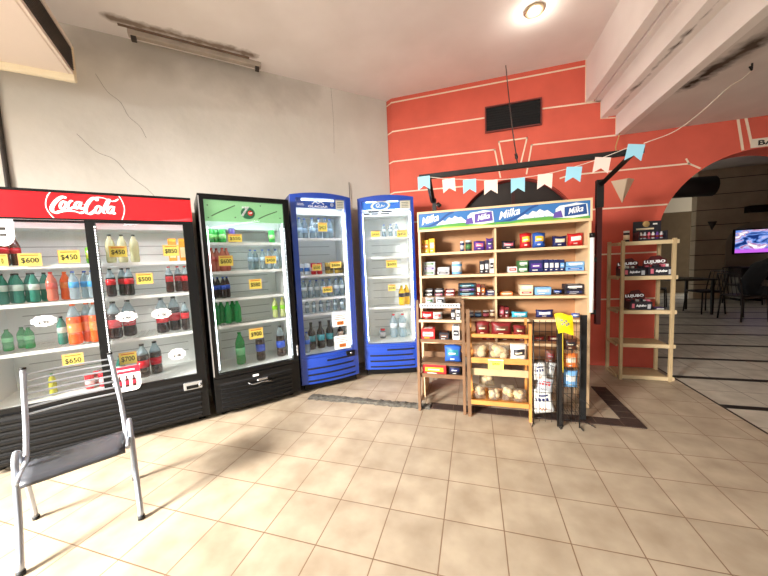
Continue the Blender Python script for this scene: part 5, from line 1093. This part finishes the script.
def dchair(label, loc, rz):
    r = thing('dining_chair', label, 'chair', loc, rz)
    for x0, y0 in ((-.2, -.2), (.2, -.2), (-.2, .2), (.2, .2)):
        q = MB(); s = 1.12; q.tube([(x0*s, y0*s, 0), (x0, y0, .45)], .013, DCH, 8, n=1); q.build('leg', r)
    q = MB(); q.box(-.215, -.215, .451, .215, .215, .485, DSE, b=.01); q.build('seat', r)
    q = MB()
    for x0 in (-.2, .2): q.tube([(x0, .2, .47), (x0, .24, .7), (x0, .28, .88)], .012, DCH, 8)
    q.tube([(-.2, .28, .88), (0, .30, .89), (.2, .28, .88)], .012, DCH, 8)
    for i in range(4): x0 = -.12+.08*i; q.tube([(x0, .215, .49), (x0, .285, .88)], .006, DCH, 6, n=1)
    q.build('backrest', r); return r
c0 = dchair('dark chair occupied by the seated person in black', (4.86, 7.42, 0), math.radians(100))
for lab, loc, rz in (('dark chair beside the dark table, nearer one', (4.75, 8.25, 0), math.radians(-80)), ('dark chair against the wall, left of the television', (6.2, 9.5, 0), math.radians(10)), ('dark chair beside the dark table, farther one', (4.15, 8.9, 0), math.radians(60))): dup(c0, loc, rz, lab)
r = thing('dining_table', 'dark square table in the dim room left of the television', 'table', (4.35, 8.3, 0), .1)
q = MB(); q.box(-.4, -.4, .72, .4, .4, .75, DCH, b=.005); q.build('tabletop', r)
for x0, y0 in ((-.35, -.35), (.35, -.35), (-.35, .35), (.35, .35)): q = MB(); q.box(x0-.02, y0-.02, 0, x0+.02, y0+.02, .719, DCH); q.build('leg', r)
r = thing('side_cabinet', 'small pale cabinet with dark top under the television', 'cabinet', (6.72, 10.2, 0)); q = MB(); q.box(-.22, -.2, .06, .22, .2, .60, mat('pale_grey_cabinet', (150, 146, 136), .6), b=.005); q.build('body', r); q = MB(); q.box(-.24, -.22, .601, .24, .22, .86, DSE, b=.01); q.build('top_box', r)
for x0 in (-.18, .18): q = MB(); q.box(x0-.02, -.18, 0, x0+.02, .18, .0595, BK); q.build('foot', r)
# seated person: skin-modifier body leaning forward
def skin_body(name, verts, edges, radii, m, parent, root=0, sub=2):
    me = bpy.data.meshes.new(name); me.from_pydata(verts, edges, []); o = bpy.data.objects.new(name, me); COL.objects.link(o)
    o.modifiers.new('skin', 'SKIN')
    if not me.skin_vertices: me.skin_vertices.new(name='')
    for i, rr in enumerate(radii): me.skin_vertices[0].data[i].radius = (rr, rr) if not isinstance(rr, tuple) else rr; me.skin_vertices[0].data[i].use_root = (i == root)
    s_ = o.modifiers.new('sub', 'SUBSURF'); s_.levels = sub; s_.render_levels = sub
    bpy.context.view_layer.update(); me2 = bpy.data.meshes.new_from_object(o.evaluated_get(bpy.context.evaluated_depsgraph_get()))
    me2.materials.clear(); me2.materials.append(m)
    for p in me2.polygons: p.use_smooth = True
    o2 = bpy.data.objects.new(name, me2); COL.objects.link(o2); bpy.data.objects.remove(o); o2.parent = parent; return o2
pr = thing('person', 'person in black clothing sitting on a dark chair facing right, leaning forward', 'person', (4.86, 7.40, 0), math.radians(-12))
SKN = mat('skin_tone', (150, 108, 84), .6); BLC = mat('black_clothing', (18, 17, 19), .9); DJ = mat('dark_trousers', (26, 26, 34), .9); RS = mat('dark_red_shoes', (90, 26, 28), .6); HR = mat('dark_hair', (20, 15, 12), .8)
V = [(0, 0, .58), (.06, 0, .72), (.16, 0, .90), (.26, 0, 1.04), (.32, 0, 1.11), (.36, 0, 1.19), (.37, 0, 1.28),
     (.24, .18, 1.02), (.34, .24, .80), (.52, .16, .72), (.24, -.18, 1.02), (.34, -.24, .80), (.52, -.16, .72),
     (.02, .10, .56), (.42, .13, .57), (.46, .13, .30), (.44, .13, .09), (.02, -.10, .56), (.42, -.13, .57), (.46, -.13, .30), (.44, -.13, .09)]
E_ = [(0, 1), (1, 2), (2, 3), (3, 4), (4, 5), (5, 6), (3, 7), (7, 8), (8, 9), (3, 10), (10, 11), (11, 12), (0, 13), (13, 14), (14, 15), (15, 16), (0, 17), (17, 18), (18, 19), (19, 20)]
Rr = [.13, .135, .145, .13, .07, .055, .06, .075, .055, .035, .075, .055, .035, .095, .075, .06, .045, .095, .075, .06, .045]
skin_body('body', V, E_, Rr, BLC, pr)
q = MB(); q.lathe([(.001, -.12), (.05, -.105), (.075, -.05), (.085, .01), (.08, .06), (.05, .105), (.001, .12)], SKN, 16, M=Matrix.Translation((.41, 0, 1.33)) @ Matrix.Rotation(math.radians(20), 4, 'Y')); 
q.add([(.49, -.012, 1.335), (.49, .012, 1.335), (.515, 0, 1.305), (.49, 0, 1.30)], [[0, 1, 2], [0, 2, 3], [1, 3, 2]], SKN)
for s in (-1, 1): q.lathe([(.001, -.02), (.014, 0), (.001, .02)], SKN, 8, cx=.40, cy=s*.083, M=Matrix.Translation((0, 0, 1.32))); q.lathe([(.001, -.006), (.007, 0), (.001, .006)], BLC, 8, M=Matrix.Translation((.485, s*.03, 1.345)))
q.build('head', pr)
q = MB(); q.lathe([(.09, -.03), (.097, .03), (.088, .08), (.055, .118), (.001, .132)], HR, 16, M=Matrix.Translation((.395, 0, 1.345)) @ Matrix.Rotation(math.radians(-5), 4, 'Y')); q.build('hair', pr)
for s in (-1, 1):
    V2 = [(.50, s*.165, .725), (.56, s*.13, .70), (.60, s*.10, .69)]; R2 = [.03, .03, .022]; E2 = [(0, 1), (1, 2)]
    for k in range(4): a = (k-1.5)*.018; V2 += [(.64, s*(.10+a), .688), (.665, s*(.095+a), .672), (.668, s*(.092+a), .655)]; o_ = 3+3*k; E2 += [(2, o_), (o_, o_+1), (o_+1, o_+2)]; R2 += [.009, .008, .007]
    V2 += [(.585, s*.06, .70), (.61, s*.045, .69)]; E2 += [(1, 15), (15, 16)]; R2 += [.01, .008]
    skin_body('hand', V2, E2, R2, SKN, pr, sub=1)
    skin_body('shoe', [(.41, s*.13, .05), (.50, s*.13, .045), (.62, s*.13, .03)], [(0, 1), (1, 2)], [(.05, .05), (.045, .045), (.035, .03)], RS, pr)
